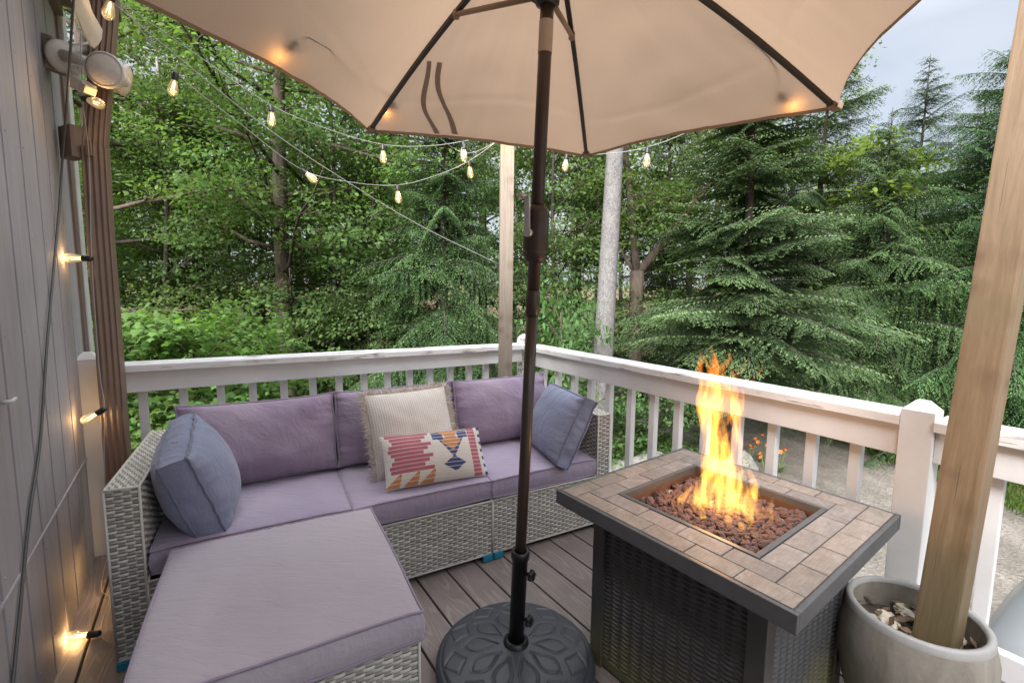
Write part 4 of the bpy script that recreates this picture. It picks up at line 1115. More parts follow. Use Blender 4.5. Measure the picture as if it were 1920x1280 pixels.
# flames: soft glowing tongues of gas rising from the burner
FB = TC + Vector((0, 0, TZ - 0.055))
fl_ = thing('fire', 'tall orange gas flames rising from the lava rocks', 'fire', FB)
def tongue(x, y, h, r, dx, dy, seed, z0=0.0, wav=0.018, tipk=1.0):
    mb = MB(); n = 22; pts = []; rs = []
    for i in range(n + 1):
        t_ = i / n; z = z0 + h * t_
        ox = x + dx * t_ ** 1.3 + wav * t_ * mnoise.noise(Vector((t_ * 3.2, seed, 0))) * 2.2
        oy = y + dy * t_ ** 1.3 + wav * t_ * mnoise.noise(Vector((t_ * 3.2, seed, 5))) * 2.2
        pts.append((ox, oy, z)); sh = max(0, math.sin(math.pi * t_ ** .6)) ** .9 * (1 - t_ * .3)
        rs.append(max(.0012, r * sh * (1 + .25 * mnoise.noise(Vector((t_ * 6, seed, 9))))))
    rs[0] = rs[-1] = 1e-5; mb.tube(pts, rs, 14, caps=False); o = mb.build('flame', M['flame'], fl_); bm = bmesh.new(); bm.from_mesh(o.data); bmesh.ops.recalc_face_normals(bm, faces=bm.faces[:]); bm.to_mesh(o.data); bm.free(); return o
cam_r = Vector((0.9, -0.43, 0))      # sideways as seen from the deck
def T_(u, dpt, h, r, du, seed, dd_=0.0, **k):
    h *= 1.13 if h > .15 else 1.0; k['z0'] = k.get('z0', 0) * 1.15
    p = Vector((0.895, -0.446, 0)) * u + Vector((0.446, 0.895, 0)) * dpt; q = Vector((0.895, -0.446, 0)) * du + Vector((0.446, 0.895, 0)) * dd_
    tongue(p.x, p.y, h, r, q.x, q.y, seed, **k)
fr_ = random.Random(12)
for (u0, d0, h, r, du, z0) in ((-.012, .0, .50, .036, -.055, 0), (.012, .015, .46, .032, -.05, 0), (-.03, -.01, .44, .030, -.03, 0), (.03, 0, .40, .026, -.015, 0), (.05, -.01, .34, .024, -.02, 0), (-.05, .01, .33, .024, .02, 0), (.0, -.03, .32, .024, .015, 0), (.02, -.05, .25, .02, .01, 0), (.07, .02, .29, .02, -.03, 0), (-.07, -.01, .22, .02, .045, 0), (.09, -.01, .21, .018, -.035, 0), (-.10, -.03, .14, .017, .05, 0), (-.12, -.01, .11, .013, .02, 0), (.12, .0, .14, .015, -.02, 0), (.10, -.05, .12, .014, -.05, 0), (.145, .015, .11, .012, .0, 0), (.03, -.09, .12, .013, -.02, 0), (-.035, -.10, .10, .012, -.025, 0), (.075, -.10, .10, .011, -.045, 0), (-.045, .03, .26, .034, -.025, .22), (-.065, .02, .22, .026, -.02, .27), (.02, 0, .22, .011, .0, .27), (.045, .0, .20, .009, .015, .30), (.055, .0, .17, .009, .035, .30), (-.02, .0, .26, .018, -.03, .20), (-.03, .02, .27, .036, -.03, .24), (.0, .02, .24, .03, -.01, .26), (.03, .02, .2, .024, .0, .27), (.10, .03, .08, .016, .01, .06)):
    T_(u0, d0, h, r, du, fr_.uniform(0, 60), z0=z0, wav=.02)
fp = bpy.data.lights.new('fire_glow', 'POINT'); fp.energy = 0.7; fp.color = (1.0, 0.52, 0.2); fp.shadow_soft_size = 0.07
flo = link('fire_glow', fp, fl_, (0, 0, 0.17))

# ------------------------------------------------------------------ planter with the leaning post
PC = Vector((1.205, 1.245, 0))
pot = thing('planter', 'round grey fibre-clay planter holding stones and the leaning post', 'planter', PC)
prof = [(0.0, 0.0), (0.115, 0.0), (0.135, 0.02), (0.165, 0.12), (0.182, 0.22), (0.18, 0.30), (0.168, 0.355), (0.166, 0.372), (0.160, 0.378), (0.150, 0.376), (0.147, 0.365), (0.150, 0.33), (0.152, 0.25)]
m = MB(); m.lathe(prof[:7], 56); m.build('pot_body', M['pot'], pot)
m = MB(); m.lathe(prof[6:11], 56); m.build('pot_rim', M['pot_rim'], pot)
m = MB(); m.lathe(prof[10:], 48); m.build('pot_lining', M['pot'], pot)
m = MB(); rows = []
for i in range(13):
    r = 0.153 * i / 12; rows.append([Vector((r * math.cos(k / 40 * 2 * math.pi), r * math.sin(k / 40 * 2 * math.pi), 0.285 + .012 * mnoise.noise(Vector((r * 40 * math.cos(k / 40 * 2 * math.pi), r * 40 * math.sin(k / 40 * 2 * math.pi), 3))))) for k in range(41)])
m.grid(rows, flip=True); m.build('soil', M['soil'], pot)
def pebble(seed, sx, sy, sz, mat, name):
    me = rock_mesh(seed, sx, sy, sz); me.name = name; me.materials.clear(); me.materials.append(mat); return me
st_lab = ['pale stone in the planter, against its left rim', 'pale stone in the planter, beside the foot of the leaning post', 'small pale stone in the planter, nearest the fire table', 'flat pale stone in the planter, at its front left', 'pale stone in the planter, right of the leaning post', 'rounded pale stone in the planter, behind the post']
for k, (x, y, sx, sy, sz, a) in enumerate(((-0.085, 0.05, .05, .034, .022, .5), (-0.03, 0.055, .055, .035, .03, 1.0), (-0.105, -.01, .036, .03, .018, 2.0), (-0.07, -.06, .045, .03, .02, 2.6), (0.105, -.02, .04, .03, .025, .3), (0.06, .09, .05, .04, .025, .9))):
    o = link('stone', pebble(30 + k, sx, sy, sz, M['stone_pale'], 'stone')); o.location = PC + Vector((x, y, 0.300)); o.scale = (.8, .8, .62); o.rotation_euler = (.2, .1, a); tag(o, st_lab[k], 'stone', 'stones in the planter')
m = MB(); lr = random.Random(6)
for k in range(90):
    a = lr.uniform(0, 6.3); r = lr.uniform(.03, .14); p = Vector((r * math.cos(a), r * math.sin(a), lr.uniform(.30, .322))); dr = Vector((lr.gauss(0, 1), lr.gauss(0, 1), lr.gauss(0, .35))).normalized(); sd = dr.cross(Vector((0, 0, 1))).normalized() * lr.uniform(.007, .013); L_ = lr.uniform(.025, .05)
    m.add([p, p + dr * L_ * .5 + sd, p + dr * L_, p + dr * L_ * .5 - sd + Vector((0, 0, .006))], [(0, 1, 2), (0, 2, 3)], 0, True)
lo = m.build('dry_leaves', M['dryleaf']); lo.location = PC; lo['kind'] = 'stuff'; tag(lo, 'curled brown dry leaves lying in the planter', 'leaves')
def wood_post(name, a, b, w, mat, face, label):
    """square post from a to b, one face turned towards 'face'"""
    a = Vector(a); b = Vector(b); z = (b - a); L_ = z.length; z.normalize(); fy = Vector(face); fy = (fy - z * fy.dot(z)).normalized(); x = fy.cross(z)
    mb = MB(); mb.box((0, 0, L_ / 2), (w, w, L_), bev=0.006)
    o = mb.build(name, mat); o.matrix_world = Matrix.Translation(a) @ Matrix((x, fy, z)).transposed().to_4x4()
    tag(o, label, 'post'); return o
pb = PC + Vector((0.035, -0.035, 0.27))
pt_ = at(1990, -140, 1.27)
dirp = (pt_ - pb).normalized()
wood_post('wooden_post', pb, pb + dirp * 2.25, 0.089, M['post_wood'], (-0.86, -0.5, 0), 'leaning new pine post with knots standing in the grey planter')
pcn = Vector((-0.046, 3.06, 0))
wood_post('wooden_post', pcn, pcn + Vector((0.0, 0.0, 2.335)), 0.089, M['post_grey'], (0.1, -1, 0), 'upright weathered pine post behind the sofa at the railing corner')
# ------------------------------------------------------------------ string lights
def catmull(pts, per=10):
    pts = [Vector(p) for p in pts]; out = []
    P = [pts[0] * 2 - pts[1]] + pts + [pts[-1] * 2 - pts[-2]]
    for i in range(1, len(P) - 2):
        for k in range(per):
            t = k / per; a, b, c, d_ = P[i - 1], P[i], P[i + 1], P[i + 2]
            out.append(0.5 * ((2 * b) + (c - a) * t + (2 * a - 5 * b + 4 * c - d_) * t * t + (3 * b - a - 3 * c + d_) * t ** 3))
    out.append(pts[-1]); return out
gm = MB(); gm.lathe([(0.0115, 0.0), (0.0125, -0.008), (0.0175, -0.028), (0.0215, -0.047), (0.0200, -0.060), (0.0135, -0.070), (0.0055, -0.0745), (0.0004, -0.0755)], 22)
G_BULB = gm.mesh('bulb', M['bulb'])
gm = MB(); gm.lathe([(0.0, 0.036), (0.007, 0.036), (0.0115, 0.030), (0.0125, 0.004), (0.0135, 0.0), (0.0115, -0.004), (0, -.004)], 18); G_SOCK = gm.mesh('socket', M['black'])
gm = MB()
for a in (0.5, 2.6, 4.7):
    x, y = math.cos(a), math.sin(a); gm.tube([(x * .0035, y * .0035, -0.010), (x * .0065, y * .0065, -0.050)], 0.0009, 6)
gm.tube([(0, 0, -.004), (0, 0, -.03)], .0016, 6)
G_FIL = gm.mesh('filament', M['filament'])
def bulb(par, p, direction, watts=0.16, lit=True):
    """p = socket/wire joint; bulb points along 'direction'"""
    dr = Vector(direction).normalized(); b = link('bulb', G_BULB, par)
    M4 = dr.to_track_quat('-Z', 'Y').to_matrix().to_4x4(); M4.translation = Vector(p) + dr * 0.034 - par.location
    b.matrix_basis = M4
    link('socket', G_SOCK, b); link('filament', G_FIL, b)
    if watts > 0:
        l = bpy.data.lights.new('bulb_glow', 'POINT'); l.energy = watts * 0.5; l.color = (1.0, 0.60, 0.25); l.shadow_soft_size = 0.012
        link('bulb_glow', l, b, (0, 0, -0.045))
    return b
def wire(par, pts, r=0.0019, mat='wire_pale', name='wire'):
    m_ = MB(); m_.tube([p - par.location for p in catmull(pts)], r, 6); return m_.build(name, M[mat], par)
DN = Vector((0, 0, -1))
ptop = Vector((-0.046, 3.03, 2.335))
# strand A
sA = thing('string_lights', 'upper string of bulbs from the house eave to the corner post', 'string lights', at(212, -6, 2.1), 0, 'bulb strings')
A_ = [at(205, -10, 2.08), at(360, 97, 2.3), at(508, 197, 2.46), at(620, 244, 2.62), at(718, 271, 2.74), at(800, 274, 2.84), at(869, 265, 2.95), ptop]
wire(sA, A_)
for q, d_ in ((2, (0.0, 0, -1)), (4, (0.01, 0, -1)), (6, (-0.02, 0, -1))): bulb(sA, A_[q], d_)
# strand B
sB = thing('string_lights', 'lower string of bulbs crossing in front of the trees to the corner post', 'string lights', at(205, 5, 2.0), 0, 'bulb strings')
B_ = [at(212, -12, 1.96), at(330, 136, 2.2), at(450, 232, 2.4), at(566, 318, 2.58), at(660, 342, 2.70), at(745, 347, 2.80), at(815, 330, 2.9), at(879, 302, 2.98), ptop + Vector((0, 0, -.01))]
wire(sB, B_)
bulb(sB, at(211, -14, 1.95), (-.3, 0, -1), 0.04); bulb(sB, B_[1], (-.25, 0, -1)); bulb(sB, B_[3], (.75, -.1, -.62)); bulb(sB, B_[5], (.06, 0, -1)); bulb(sB, B_[7], (.12, 0, -1))
# strand over the canopy from the eave
def on_canopy(px, py, k, up=0.035):
    best = None
    for i in range(41):
        for j in range(41):
            p = can(k, i / 40, 0.1 + 0.9 * j / 40); v = p - Vector((0, 0, CAMH)); dz = v.dot(_f)
            if dz < .05: continue
            e = (960 + FPX * v.dot(_r) / dz - px) ** 2 + (640 - FPX * v.dot(_u) / dz - py) ** 2
            if best is None or e < best[0]: best = (e, p)
    return best[1] + AX * up
sE = thing('string_lights', 'string of bulbs lying over the umbrella canopy, glowing through the cloth', 'string lights', at(215, -20, 2.1), 0, 'bulb strings')
c1 = on_canopy(555, 88, 2, .016); c2 = on_canopy(740, 196, 1, .016)
wire(sE, [at(215, -30, 2.1), (at(215, -30, 2.1) + c1) / 2 + Vector((0, 0, .12)), c1 + AX * .02, (c1 + c2) / 2 + AX * .03, c2 + AX * .015, at(868, 286, 2.9), ptop + Vector((.01, 0, -.02))])
bulb(sE, c1, (c1 - APEX) + AX * .01, 0.2); bulb(sE, c2, (c2 - APEX) + AX * .01, 0.2); bulb(sE, at(871, 270, 2.9), (-.06, 0, -1))
sD = thing('string_lights', 'string of bulbs running right from the corner post to the umbrella edge', 'string lights', ptop, 0, 'bulb strings')
c3 = on_canopy(1458, 178, 0, .016)
D_ = [ptop + Vector((.03, 0, 0)), at(1063, 288, 2.9), at(1140, 288, 2.7), at(1214, 276, 2.55), at(1300, 243, 2.35), c3 + AX * .02, (c3 + APEX) / 2 + AX * .06, APEX + AX * .06]
wire(sD, D_)
bulb(sD, D_[1], (-.12, 0, -1)); bulb(sD, D_[3], (-.03, 0, -1)); bulb(sD, c3, (c3 - APEX) + AX * .01, 0.18)
bulb(sD, ptop + Vector((-.035, -.03, .01)), (0, -.7, -.5), 0.25); bulb(sD, ptop + Vector((.035, -.03, .01)), (0.1, -.7, -.5), 0.25)
# strand running down the spout to the deck
WN = Vector((0.80593, 0.59201, 0)); WD = -0.4048
def onwall(px, py, off=0.0):
    d = _r * ((px - 960) / FPX) - _u * ((py - 640) / FPX) + _f
    return Vector((0, 0, CAMH)) + d * ((WD + off) / d.dot(WN))
sF = thing('string_lights', 'string of bulbs hanging down beside the brown downspout to the deck', 'string lights', at(165, 180, 1.93), 0, 'bulb strings')
fl0 = atz(188, 1192, 0.014)
F_ = [at(148, -8, 1.9), at(151, 60, 1.9), at(155, 185, 1.93), at(167, 300, 2.02), at(172, 485, 2.0), at(186, 690, 1.98), at(197, 766, 1.95), at(195, 850, 1.9), at(202, 1024, 1.84), atz(196, 1060, 0.05), atz(190, 1105, 0.02), atz(205, 1120, .008), atz(192, 1165, .008), fl0]
wire(sF, F_)
wire(sF, [fl0, atz(205, 1203, .006), atz(232, 1200, .006), atz(262, 1180, .006)])
bulb(sF, F_[2], (.85, -.2, -.28), 0.25); bulb(sF, F_[4], (-.95, -.1, .02), 0.2); bulb(sF, F_[6], (-.8, -.15, -.5), 0.2); bulb(sF, at(207, 1024, 1.83), (.35, -.1, -.8), 0.25)
bulb(sF, fl0 + Vector((0, 0, .012)), (-.93, -.2, 0.0), 0.22)
# bare cables
t = thing('guy_cable', 'thin grey cable without bulbs slanting from the eave down to the corner post', 'cable', at(198, -8, 2.1))
wire(t, [at(192, -10, 2.05), at(480, 225, 2.4), at(648, 339, 2.65), at(790, 424, 2.88), Vector((-0.085, 3.03, 1.49))], 0.0022)
t = thing('power_cord', 'dark cord hanging down the grooved siding', 'cord', onwall(130, 140, .02))
wire(t, [at(140, -40, 1.72), at(136, 30, 1.76), at(127, 170, 1.86), onwall(117, 300, .03), onwall(111, 390, .014), onwall(101, 500, .01), onwall(88, 650, .01), onwall(75, 830, .008), onwall(55, 968, .008), onwall(36, 1160, .008), onwall(22, 1300, .008)], 0.0042, 'wire')
m = MB(); p = onwall(4, 754, .004); m.tube([p, p + WN * .018, p + WN * .022 + Vector((-.012, .016, .006))], [.006, .006, .004], 10); o = m.build('wall_hook', M['white_trim']); tag(o, 'small white plastic hook on the grey siding at the left edge', 'hook')
# ------------------------------------------------------------------ ground, drive, trees
GZ = -1.75
def gnd(x, y):
    d = math.hypot(x, y); r = max(0, d - 22)
    return GZ + 0.10 * mnoise.noise(Vector((x * .16, y * .16, 2))) + min(5.0, 0.07 * r)
m = MB(); n = 150
def gc(i): u = 2 * i / n - 1; return math.copysign(abs(u) ** 1.7, u) * 160
m.grid([[Vector((gc(i), gc(j) + 10, gnd(gc(i), gc(j) + 10))) for j in range(n + 1)] for i in range(n + 1)])
m.build('ground', M['ground'], None, kind='structure')
drv = catmull([Vector(p) for p in ((7.2, -14, 0), (6.6, -5, 0), (5.7, 2, 0), (5.35, 7.5, 0), (4.4, 11.5, 0), (1.0, 15.5, 0), (-6, 18.5, 0), (-16, 20.5, 0), (-40, 24, 0))], 14)
m = MB(); rows = []
for i, p in enumerate(drv):
    a = drv[max(0, i - 1)]; b = drv[min(len(drv) - 1, i + 1)]; tn = (b - a).normalized(); sd = Vector((tn.y, -tn.x, 0))
    wl = 2.0 + .3 * mnoise.noise(Vector((i * .35, 1, 0))); wr_ = 1.9 + .3 * mnoise.noise(Vector((i * .35, 9, 0)))
    if p.y < 6: wl += 1.6; wr_ += .25 * (6 - p.y)
    rows.append([Vector((q.x, q.y, gnd(q.x, q.y) + 0.03 - (0.05 if abs(f) > .99 else 0))) for f in (-1, -.97, -.6, -.2, .2, .6, .97, 1) for q in [p + sd * (f * (wl if f < 0 else wr_))]])
m.grid(rows, flip=True); m.build('gravel_driveway', M['gravel'], None, kind='structure')

R_ = np.random.default_rng(17)
def nrm(v): return v / np.maximum(np.linalg.norm(v, axis=-1, keepdims=True), 1e-9)
# outlines in the leaf plane: x across, y from stalk to tip
LEAF6 = np.array([(0, 0), (.30, .22), (.27, .62), (0, 1), (-.27, .62), (-.30, .22)])
MAPLE = np.array([(0, 0), (.22, -.06), (.42, .10), (.30, .24), (.56, .48), (.34, .50), (.20, .62), (0, 1.0), (-.20, .62), (-.34, .50), (-.56, .48), (-.30, .24), (-.42, .10), (-.22, -.06)])
class Leaves:
    def __init__(s): s.P = []; s.D = []; s.N = []; s.S = []; s.C = []
    def add(s, P, D, N, S, C):
        s.P.append(P); s.D.append(D); s.N.append(N); s.S.append(S); s.C.append(C)
    def mesh(s, name, mat, shape=LEAF6, width=1.0, fold=0.25):
        P = np.concatenate(s.P); D = nrm(np.concatenate(s.D)); N = np.concatenate(s.N); S = np.concatenate(s.S)[:, None]; C = np.concatenate(s.C)
        N = nrm(N - D * (N * D).sum(1, keepdims=True)); X = np.cross(D, N)
        k = len(shape); n = len(P)
        V = np.empty((n, k, 3), np.float32)
        for i, (x, y) in enumerate(shape):
            V[:, i] = P + S * (X * (x * width) + D * y - N * (fold * abs(x) * width + 0.18 * y * y))
        base = (np.arange(n) * k)[:, None]
        if k == 4: F = base + np.array([0, 1, 2, 3]); cnt = np.full(n, 4); fc = C
        elif k == 6:
            F = np.concatenate([base + np.array([0, 1, 2, 3]), base + np.array([0, 3, 4, 5])], 1).reshape(n * 2, 4); cnt = np.full(n * 2, 4); fc = np.repeat(C, 2, 0)
        else:
            h = k // 2
            F = np.concatenate([base + np.arange(0, h + 1), base + np.concatenate([[0], np.arange(h, k)])], 1).reshape(n * 2, h + 1); cnt = np.full(n * 2, h + 1); fc = np.repeat(C, 2, 0)
        return np_mesh(name, V.reshape(-1, 3), F.ravel(), cnt, mat, fc)
def spray(L, c, axis, rx, n, size, col, cvar=.25, tilt=.35, droop=.25, clump=1.0, thick=.06, rng=None):
    """flat leafy spray centred at c reaching along 'axis' (layered like maple/beech foliage)"""
    g = rng; ax_ = np.array(axis, float); ax_[2] = 0; ax_ = ax_ / max(1e-6, np.linalg.norm(ax_)); sd = np.array([ax_[1], -ax_[0], 0])
    r = np.sqrt(g.random(n)); a = g.random(n) * 2 * np.pi
    u = r * np.cos(a) * rx * 1.15; v = r * np.sin(a) * rx * .8
    z = -droop * (u / rx + .3) ** 2 * rx * .5 - .25 * droop * (v / rx) ** 2 * rx + g.normal(0, thick, n)
    P = np.array(c) + u[:, None] * ax_ + v[:, None] * sd; P[:, 2] += z
    D = ax_ * .7 + sd * (v / rx)[:, None] * 1.0 + g.normal(0, .45, (n, 3)); D[:, 2] -= .25
    N = np.array([0, 0, 1.0]) + g.normal(0, tilt, (n, 3)) + ax_ * .2
    S = size * g.uniform(.45, 1.32, n)
    k = g.uniform(1 - cvar, 1 + cvar); C = np.array(col) * k * g.uniform(.8, 1.2, (n, 1)) * (1 + g.normal(0, .05, (n, 3)))
    L.add(P, D, N, S, np.clip(C, .004, .9))
def limb_path(p, d, L_, g, up=.12, wig=.12, n=6):
    pts = [np.array(p, float)]; d = np.array(d, float); d /= np.linalg.norm(d)
    for i in range(n):
        d = d + g.normal(0, wig, 3); d[2] += up * .3; d /= np.linalg.norm(d); pts.append(pts[-1] + d * L_ / n)
    return pts
def broad_tree(H, crown0, R, seed, leafsize, col, trunk_r, trunk_mat, nlimb=16, sub=5, nleaf=70, forks=None, lean=(0, 0), sprayr=.62, shape=LEAF6, crown_prof=None, low=None, tilt=.35, keep=None):
    """returns (crown mesh, trunk mesh)"""
    g = np.random.default_rng(seed); L = Leaves(); tb = MB()
    tp = [np.array([lean[0] * t + .10 * math.sin(t * 5 + seed), lean[1] * t + .10 * math.cos(t * 4 + seed), H * t]) for t in np.linspace(0, .96, 13)]
    tr = [trunk_r * (1.35 if i == 0 else 1.05 if i == 1 else 1) * (1 - .80 * (i / 12) ** 1.1) + .012 for i in range(13)]
    tb.tube(tp, tr, 14)
    def tpos(t): f = t / .96 * 12; i = min(11, int(f)); return tp[i] + (tp[i + 1] - tp[i]) * (f - i), tr[i] + (tr[i + 1] - tr[i]) * (f - i)
    for k in range(nlimb):
        t = crown0 + (0.95 - crown0) * (k + g.uniform(0, .8)) / nlimb
        p, rr = tpos(min(.95, t)); f = (t - crown0) / (1 - crown0)
        pr = crown_prof(f) if crown_prof else (math.sin(math.pi * min(1, .18 + .82 * f)) ** .7)
        az = k * 2.399 + g.normal(0, .35); el = -.05 + .75 * f + g.normal(0, .12)
        d = np.array([math.cos(az) * math.cos(el), math.sin(az) * math.cos(el), math.sin(el)]); Ln = R * pr * g.uniform(.75, 1.15) + .25
        path = limb_path(p, d, Ln, g); r0 = min(rr * .4, .008 + .0085 * Ln)
        tb.tube(path, [r0 * (1 - .85 * i / (len(path) - 1)) + .003 for i in range(len(path))], 7)
        for q in range(sub):
            f2 = .35 + .65 * (q + g.random()) / sub; i = min(len(path) - 2, int(f2 * (len(path) - 1))); b0 = path[i]; 
            d2 = nrm(path[i + 1] - path[i]) + g.normal(0, .55, 3); d2[2] *= .45; ln2 = g.uniform(.35, 1.0) * (1.15 - .5 * f2) * max(.5, Ln * .34)
            pp = limb_path(b0, d2, ln2, g, up=.02, n=4); tb.tube(pp, [r0 * .4 * (1 - .8 * j / 4) + .002 for j in range(5)], 5)
            for e in (2, 4):
                c = pp[e] + g.normal(0, .1, 3)
                if keep is not None and not keep(c): continue
                spray(L, c, d2, sprayr * g.uniform(.7, 1.25), int(nleaf * g.uniform(.6, 1.2)), leafsize, col, rng=g, tilt=tilt)
    return L.mesh('crown', M['leaf'], shape), tb.mesh('trunk', M[trunk_mat])
DIAM = np.array([(0, 0), (.5, .45), (0, 1), (-.5, .45)])
def conifer(H, R, base, seed, col, tip, trunk_r, droop=.35, up0=.15, whorl=5, dz=.30, tw=.060, dead=0, prof=None, stiff=False, nlen=.047, wid=.33, mat='needle', tipw=1.0, gap=.0):
    g = np.random.default_rng(seed); L = Leaves(); tb = MB(); col = np.array(col); tip = np.array(tip)
    tp = [np.array([.04 * math.sin(t * 6 + seed), .04 * math.cos(t * 5 + seed), H * t]) for t in np.linspace(0, 1, 12)]
    tb.tube(tp, [trunk_r * (1.25 if i == 0 else 1) * (1 - i / 11) + .006 for i in range(12)], 12)
    z = base; az = g.random() * 6
    while z < H * .985:
        f = (z - base) / (H - base); nb = whorl if f < .85 else 4
        for b in range(nb):
            if g.random() < gap: continue
            az += 2.399 + g.normal(0, .25)
            pr = prof(f) if prof else (1 - f) ** .85
            Ln = max(.10, R * pr * g.uniform(.5, 1.18)); zz = z + g.uniform(-1.3, 1.3) * dz
            a = np.array([math.cos(az), math.sin(az), 0]); s = np.array([-a[1], a[0], 0])
            sl = up0 + .55 * f ** 2 + g.normal(0, .08); kd = droop * g.uniform(.7, 1.35) * (1 - .6 * f)
            m_ = max(3, int(Ln / tw)); tt = (np.arange(m_) + g.random(m_) * .6) / m_
            cen = lambda t: np.stack([a[0] * Ln * t, a[1] * Ln * t, zz + Ln * (sl * t - kd * t ** 2.1)], -1)
            pts = cen(np.linspace(0, 1, 7)); cx_ = tpos_c(tp, zz, H)
            pts[:, :2] += cx_; tb.tube(pts, [max(.0025, min(trunk_r * .35, .006 + .0075 * Ln) * (1 - .85 * i / 6)) for i in range(7)], 5)
            bk = g.uniform(.72, 1.18); light = g.random() < .5; roll = g.normal(0, .16); hang = g.uniform(.5, 1.4)
            tt = tt[tt > .07 if Ln > .6 else tt > -1]
            for side in (-1, 1):
                for t in tt:
                    tl = (.62 * Ln * (1 - t) + .12 + .10 * Ln * t) * g.uniform(.6, 1.1) * (0.55 + .45 * math.sin(math.pi * min(1, t * 1.05 + .12)))
                    tl = min(tl, .72) 
                    c0 = cen(np.array([t]))[0]; c0[:2] += cx_
                    dirx = a * g.uniform(.62, .95) + s * side; dirx = dirx / np.linalg.norm(dirx)
                    kk = max(2, int(tl / (nlen * .44))); q = (np.arange(kk) + .5) / kk
                    slope = (sl - 2.1 * kd * t ** 1.1) * .6 - (.26 if stiff else .40) * hang + side * roll
                    base_p = c0 + dirx * (q * tl)[:, None]; base_p[:, 2] += slope * q * tl - (.14 if stiff else .50) * hang * (q * tl) ** 2 / .5
                    sdv = np.array([-dirx[1], dirx[0], 0])
                    for ss in (-1, 1):
                        D = dirx * .85 + sdv * ss * g.uniform(.5, .95, (kk, 1)) + g.normal(0, .14, (kk, 3)); D[:, 2] += slope * .8 - .06
                        N = np.array([0, 0, 1.0]) + g.normal(0, .28, (kk, 3))
                        tpf = (np.clip(q * .75 + t * .55 - .35, 0, 1) ** 1.6)[:, None] * (1.0 if light else .45) * tipw
                        C = (col * (1 - tpf) + tip * tpf) * bk * g.uniform(.78, 1.2, (kk, 1))
                        L.add(base_p + g.normal(0, .006, (kk, 3)), D, N, nlen * g.uniform(.75, 1.25, kk) * (1.1 - .35 * q), C)
                    L.add(c0[None] + dirx * tl, dirx[None] + np.array([[0, 0, -.3]]), np.array([[0, 0, 1.0]]), np.array([nlen * 1.15]), (tip * bk * .95)[None])
        z += dz * (1 - .35 * f)
    for k in range(dead):
        zz = g.uniform(.05, base + .6); a_ = g.random() * 6.28; Ln = g.uniform(.4, 1.2)
        tb.tube(limb_path((0, 0, zz), (math.cos(a_), math.sin(a_), .05), Ln, g, up=0, wig=.12), [.007 * (1 - .8 * i / 6) + .0015 for i in range(7)], 4)
    return L.mesh('crown', M[mat], DIAM, wid, .12), tb
def tpos_c(tp, z, H):
    f = min(.999, z / H) * (len(tp) - 1); i = int(f); p = tp[i] + (tp[i + 1] - tp[i]) * (f - i); return p[:2]
def plant(name, label, cat, meshes, x, y, rz=0.0, s=1.0, group=None, sz=None):
    t = thing(name, label, cat, (x, y, gnd(x, y) - .05), rz, group); t.scale = (s, s, sz or s)
    link('crown', meshes[0], t); link('trunk', meshes[1], t); return t
def px2x(px, y): return (px - 960) / FPX * y * 1.003
MAP = (.105, .172, .05); MAPD = (.06, .11, .03); LIME = (.125, .195, .04)
HEM, HTIP = (.055, .10, .040), (.112, .185, .062); FIR, FTIP = (.064, .110, .050), (.120, .188, .076)

def clear_trunk(x, y, w_, z0, z1, seed):
    gg = random.Random(seed); tx, ty = -x / math.hypot(x, y), -y / math.hypot(x, y)
    def k(c):
        fwd = c[0] * tx + c[1] * ty; lat = abs(-c[0] * ty + c[1] * tx)
        return not (fwd > -.1 and lat < w_ and z0 < c[2] < z1 and gg.random() < .9)
    return k
# --- trees of the front row, each with its own shape
big = broad_tree(14, .20, 4.3, 3, .075, MAP, .17, 'bark_brown', nlimb=40, sub=8, nleaf=105, sprayr=.68, keep=clear_trunk(px2x(545, 9.6), 9.6, .75, .3, 5.5, 1))
plant('maple_tree', 'large maple with thick brown trunk left of the corner post', 'tree', big, px2x(545, 9.6), 9.6, 0.0)
slim = broad_tree(13, .22, 3.4, 8, .074, (.10, .165, .048), .14, 'bark_brown', nlimb=30, sub=6, nleaf=96, sprayr=.62, keep=clear_trunk(px2x(213, 8.2), 8.2, .6, .3, 6.5, 2))
plant('maple_tree', 'tall maple with slim trunk seen just right of the brown downspout', 'tree', slim, px2x(213, 8.2), 8.2, 0.0)
grey = broad_tree(15, .58, 3.2, 12, .09, MAP, .165, 'bark_grey', nlimb=16, sub=4, nleaf=44)
plant('ash_tree', 'tree with straight bare pale grey trunk right of the umbrella pole', 'tree', grey, px2x(1137, 7.3), 7.3, .4)
# forked maple
def forked():
    g = np.random.default_rng(5); L = Leaves(); tb = MB()
    tb.tube([(0, 0, 0), (.03, 0, 1.6), (0, 0, 3.0), (.0, 0, 3.7)], [.22, .17, .16, .17], 14)
    for d, Ln, r in (((.62, .15, .72), 5.6, .12), ((-.10, .1, 1.0), 6.4, .11), ((-.5, .3, .7), 3.5, .06)):
        path = limb_path((0, 0, 3.6), d, Ln, g, up=.05, wig=.06, n=8); tb.tube(path, [r * (1 - .75 * i / 8) for i in range(9)], 9)
        for i in range(2, 9):
            for q in range(3):
                d2 = g.normal(0, 1, 3); d2[2] *= .35; pp = limb_path(path[i], d2, g.uniform(.7, 1.9), g, up=.05, n=4); tb.tube(pp, [.022 * (1 - .8 * j / 4) + .003 for j in range(5)], 5)
                for e in (2, 3, 4): spray(L, pp[e] + g.normal(0, .12, 3), d2, g.uniform(.5, .8), 60, .10, MAP, rng=g)
    return L.mesh('crown', M['leaf']), tb.mesh('trunk', M['bark_brown'])
plant('maple_tree', 'dark maple forking into two limbs behind the pale grey trunk', 'tree', forked(), px2x(1190, 11), 11, 0.0)
def fin(c): return c[0], c[1].mesh('trunk', M['bark_dark'])
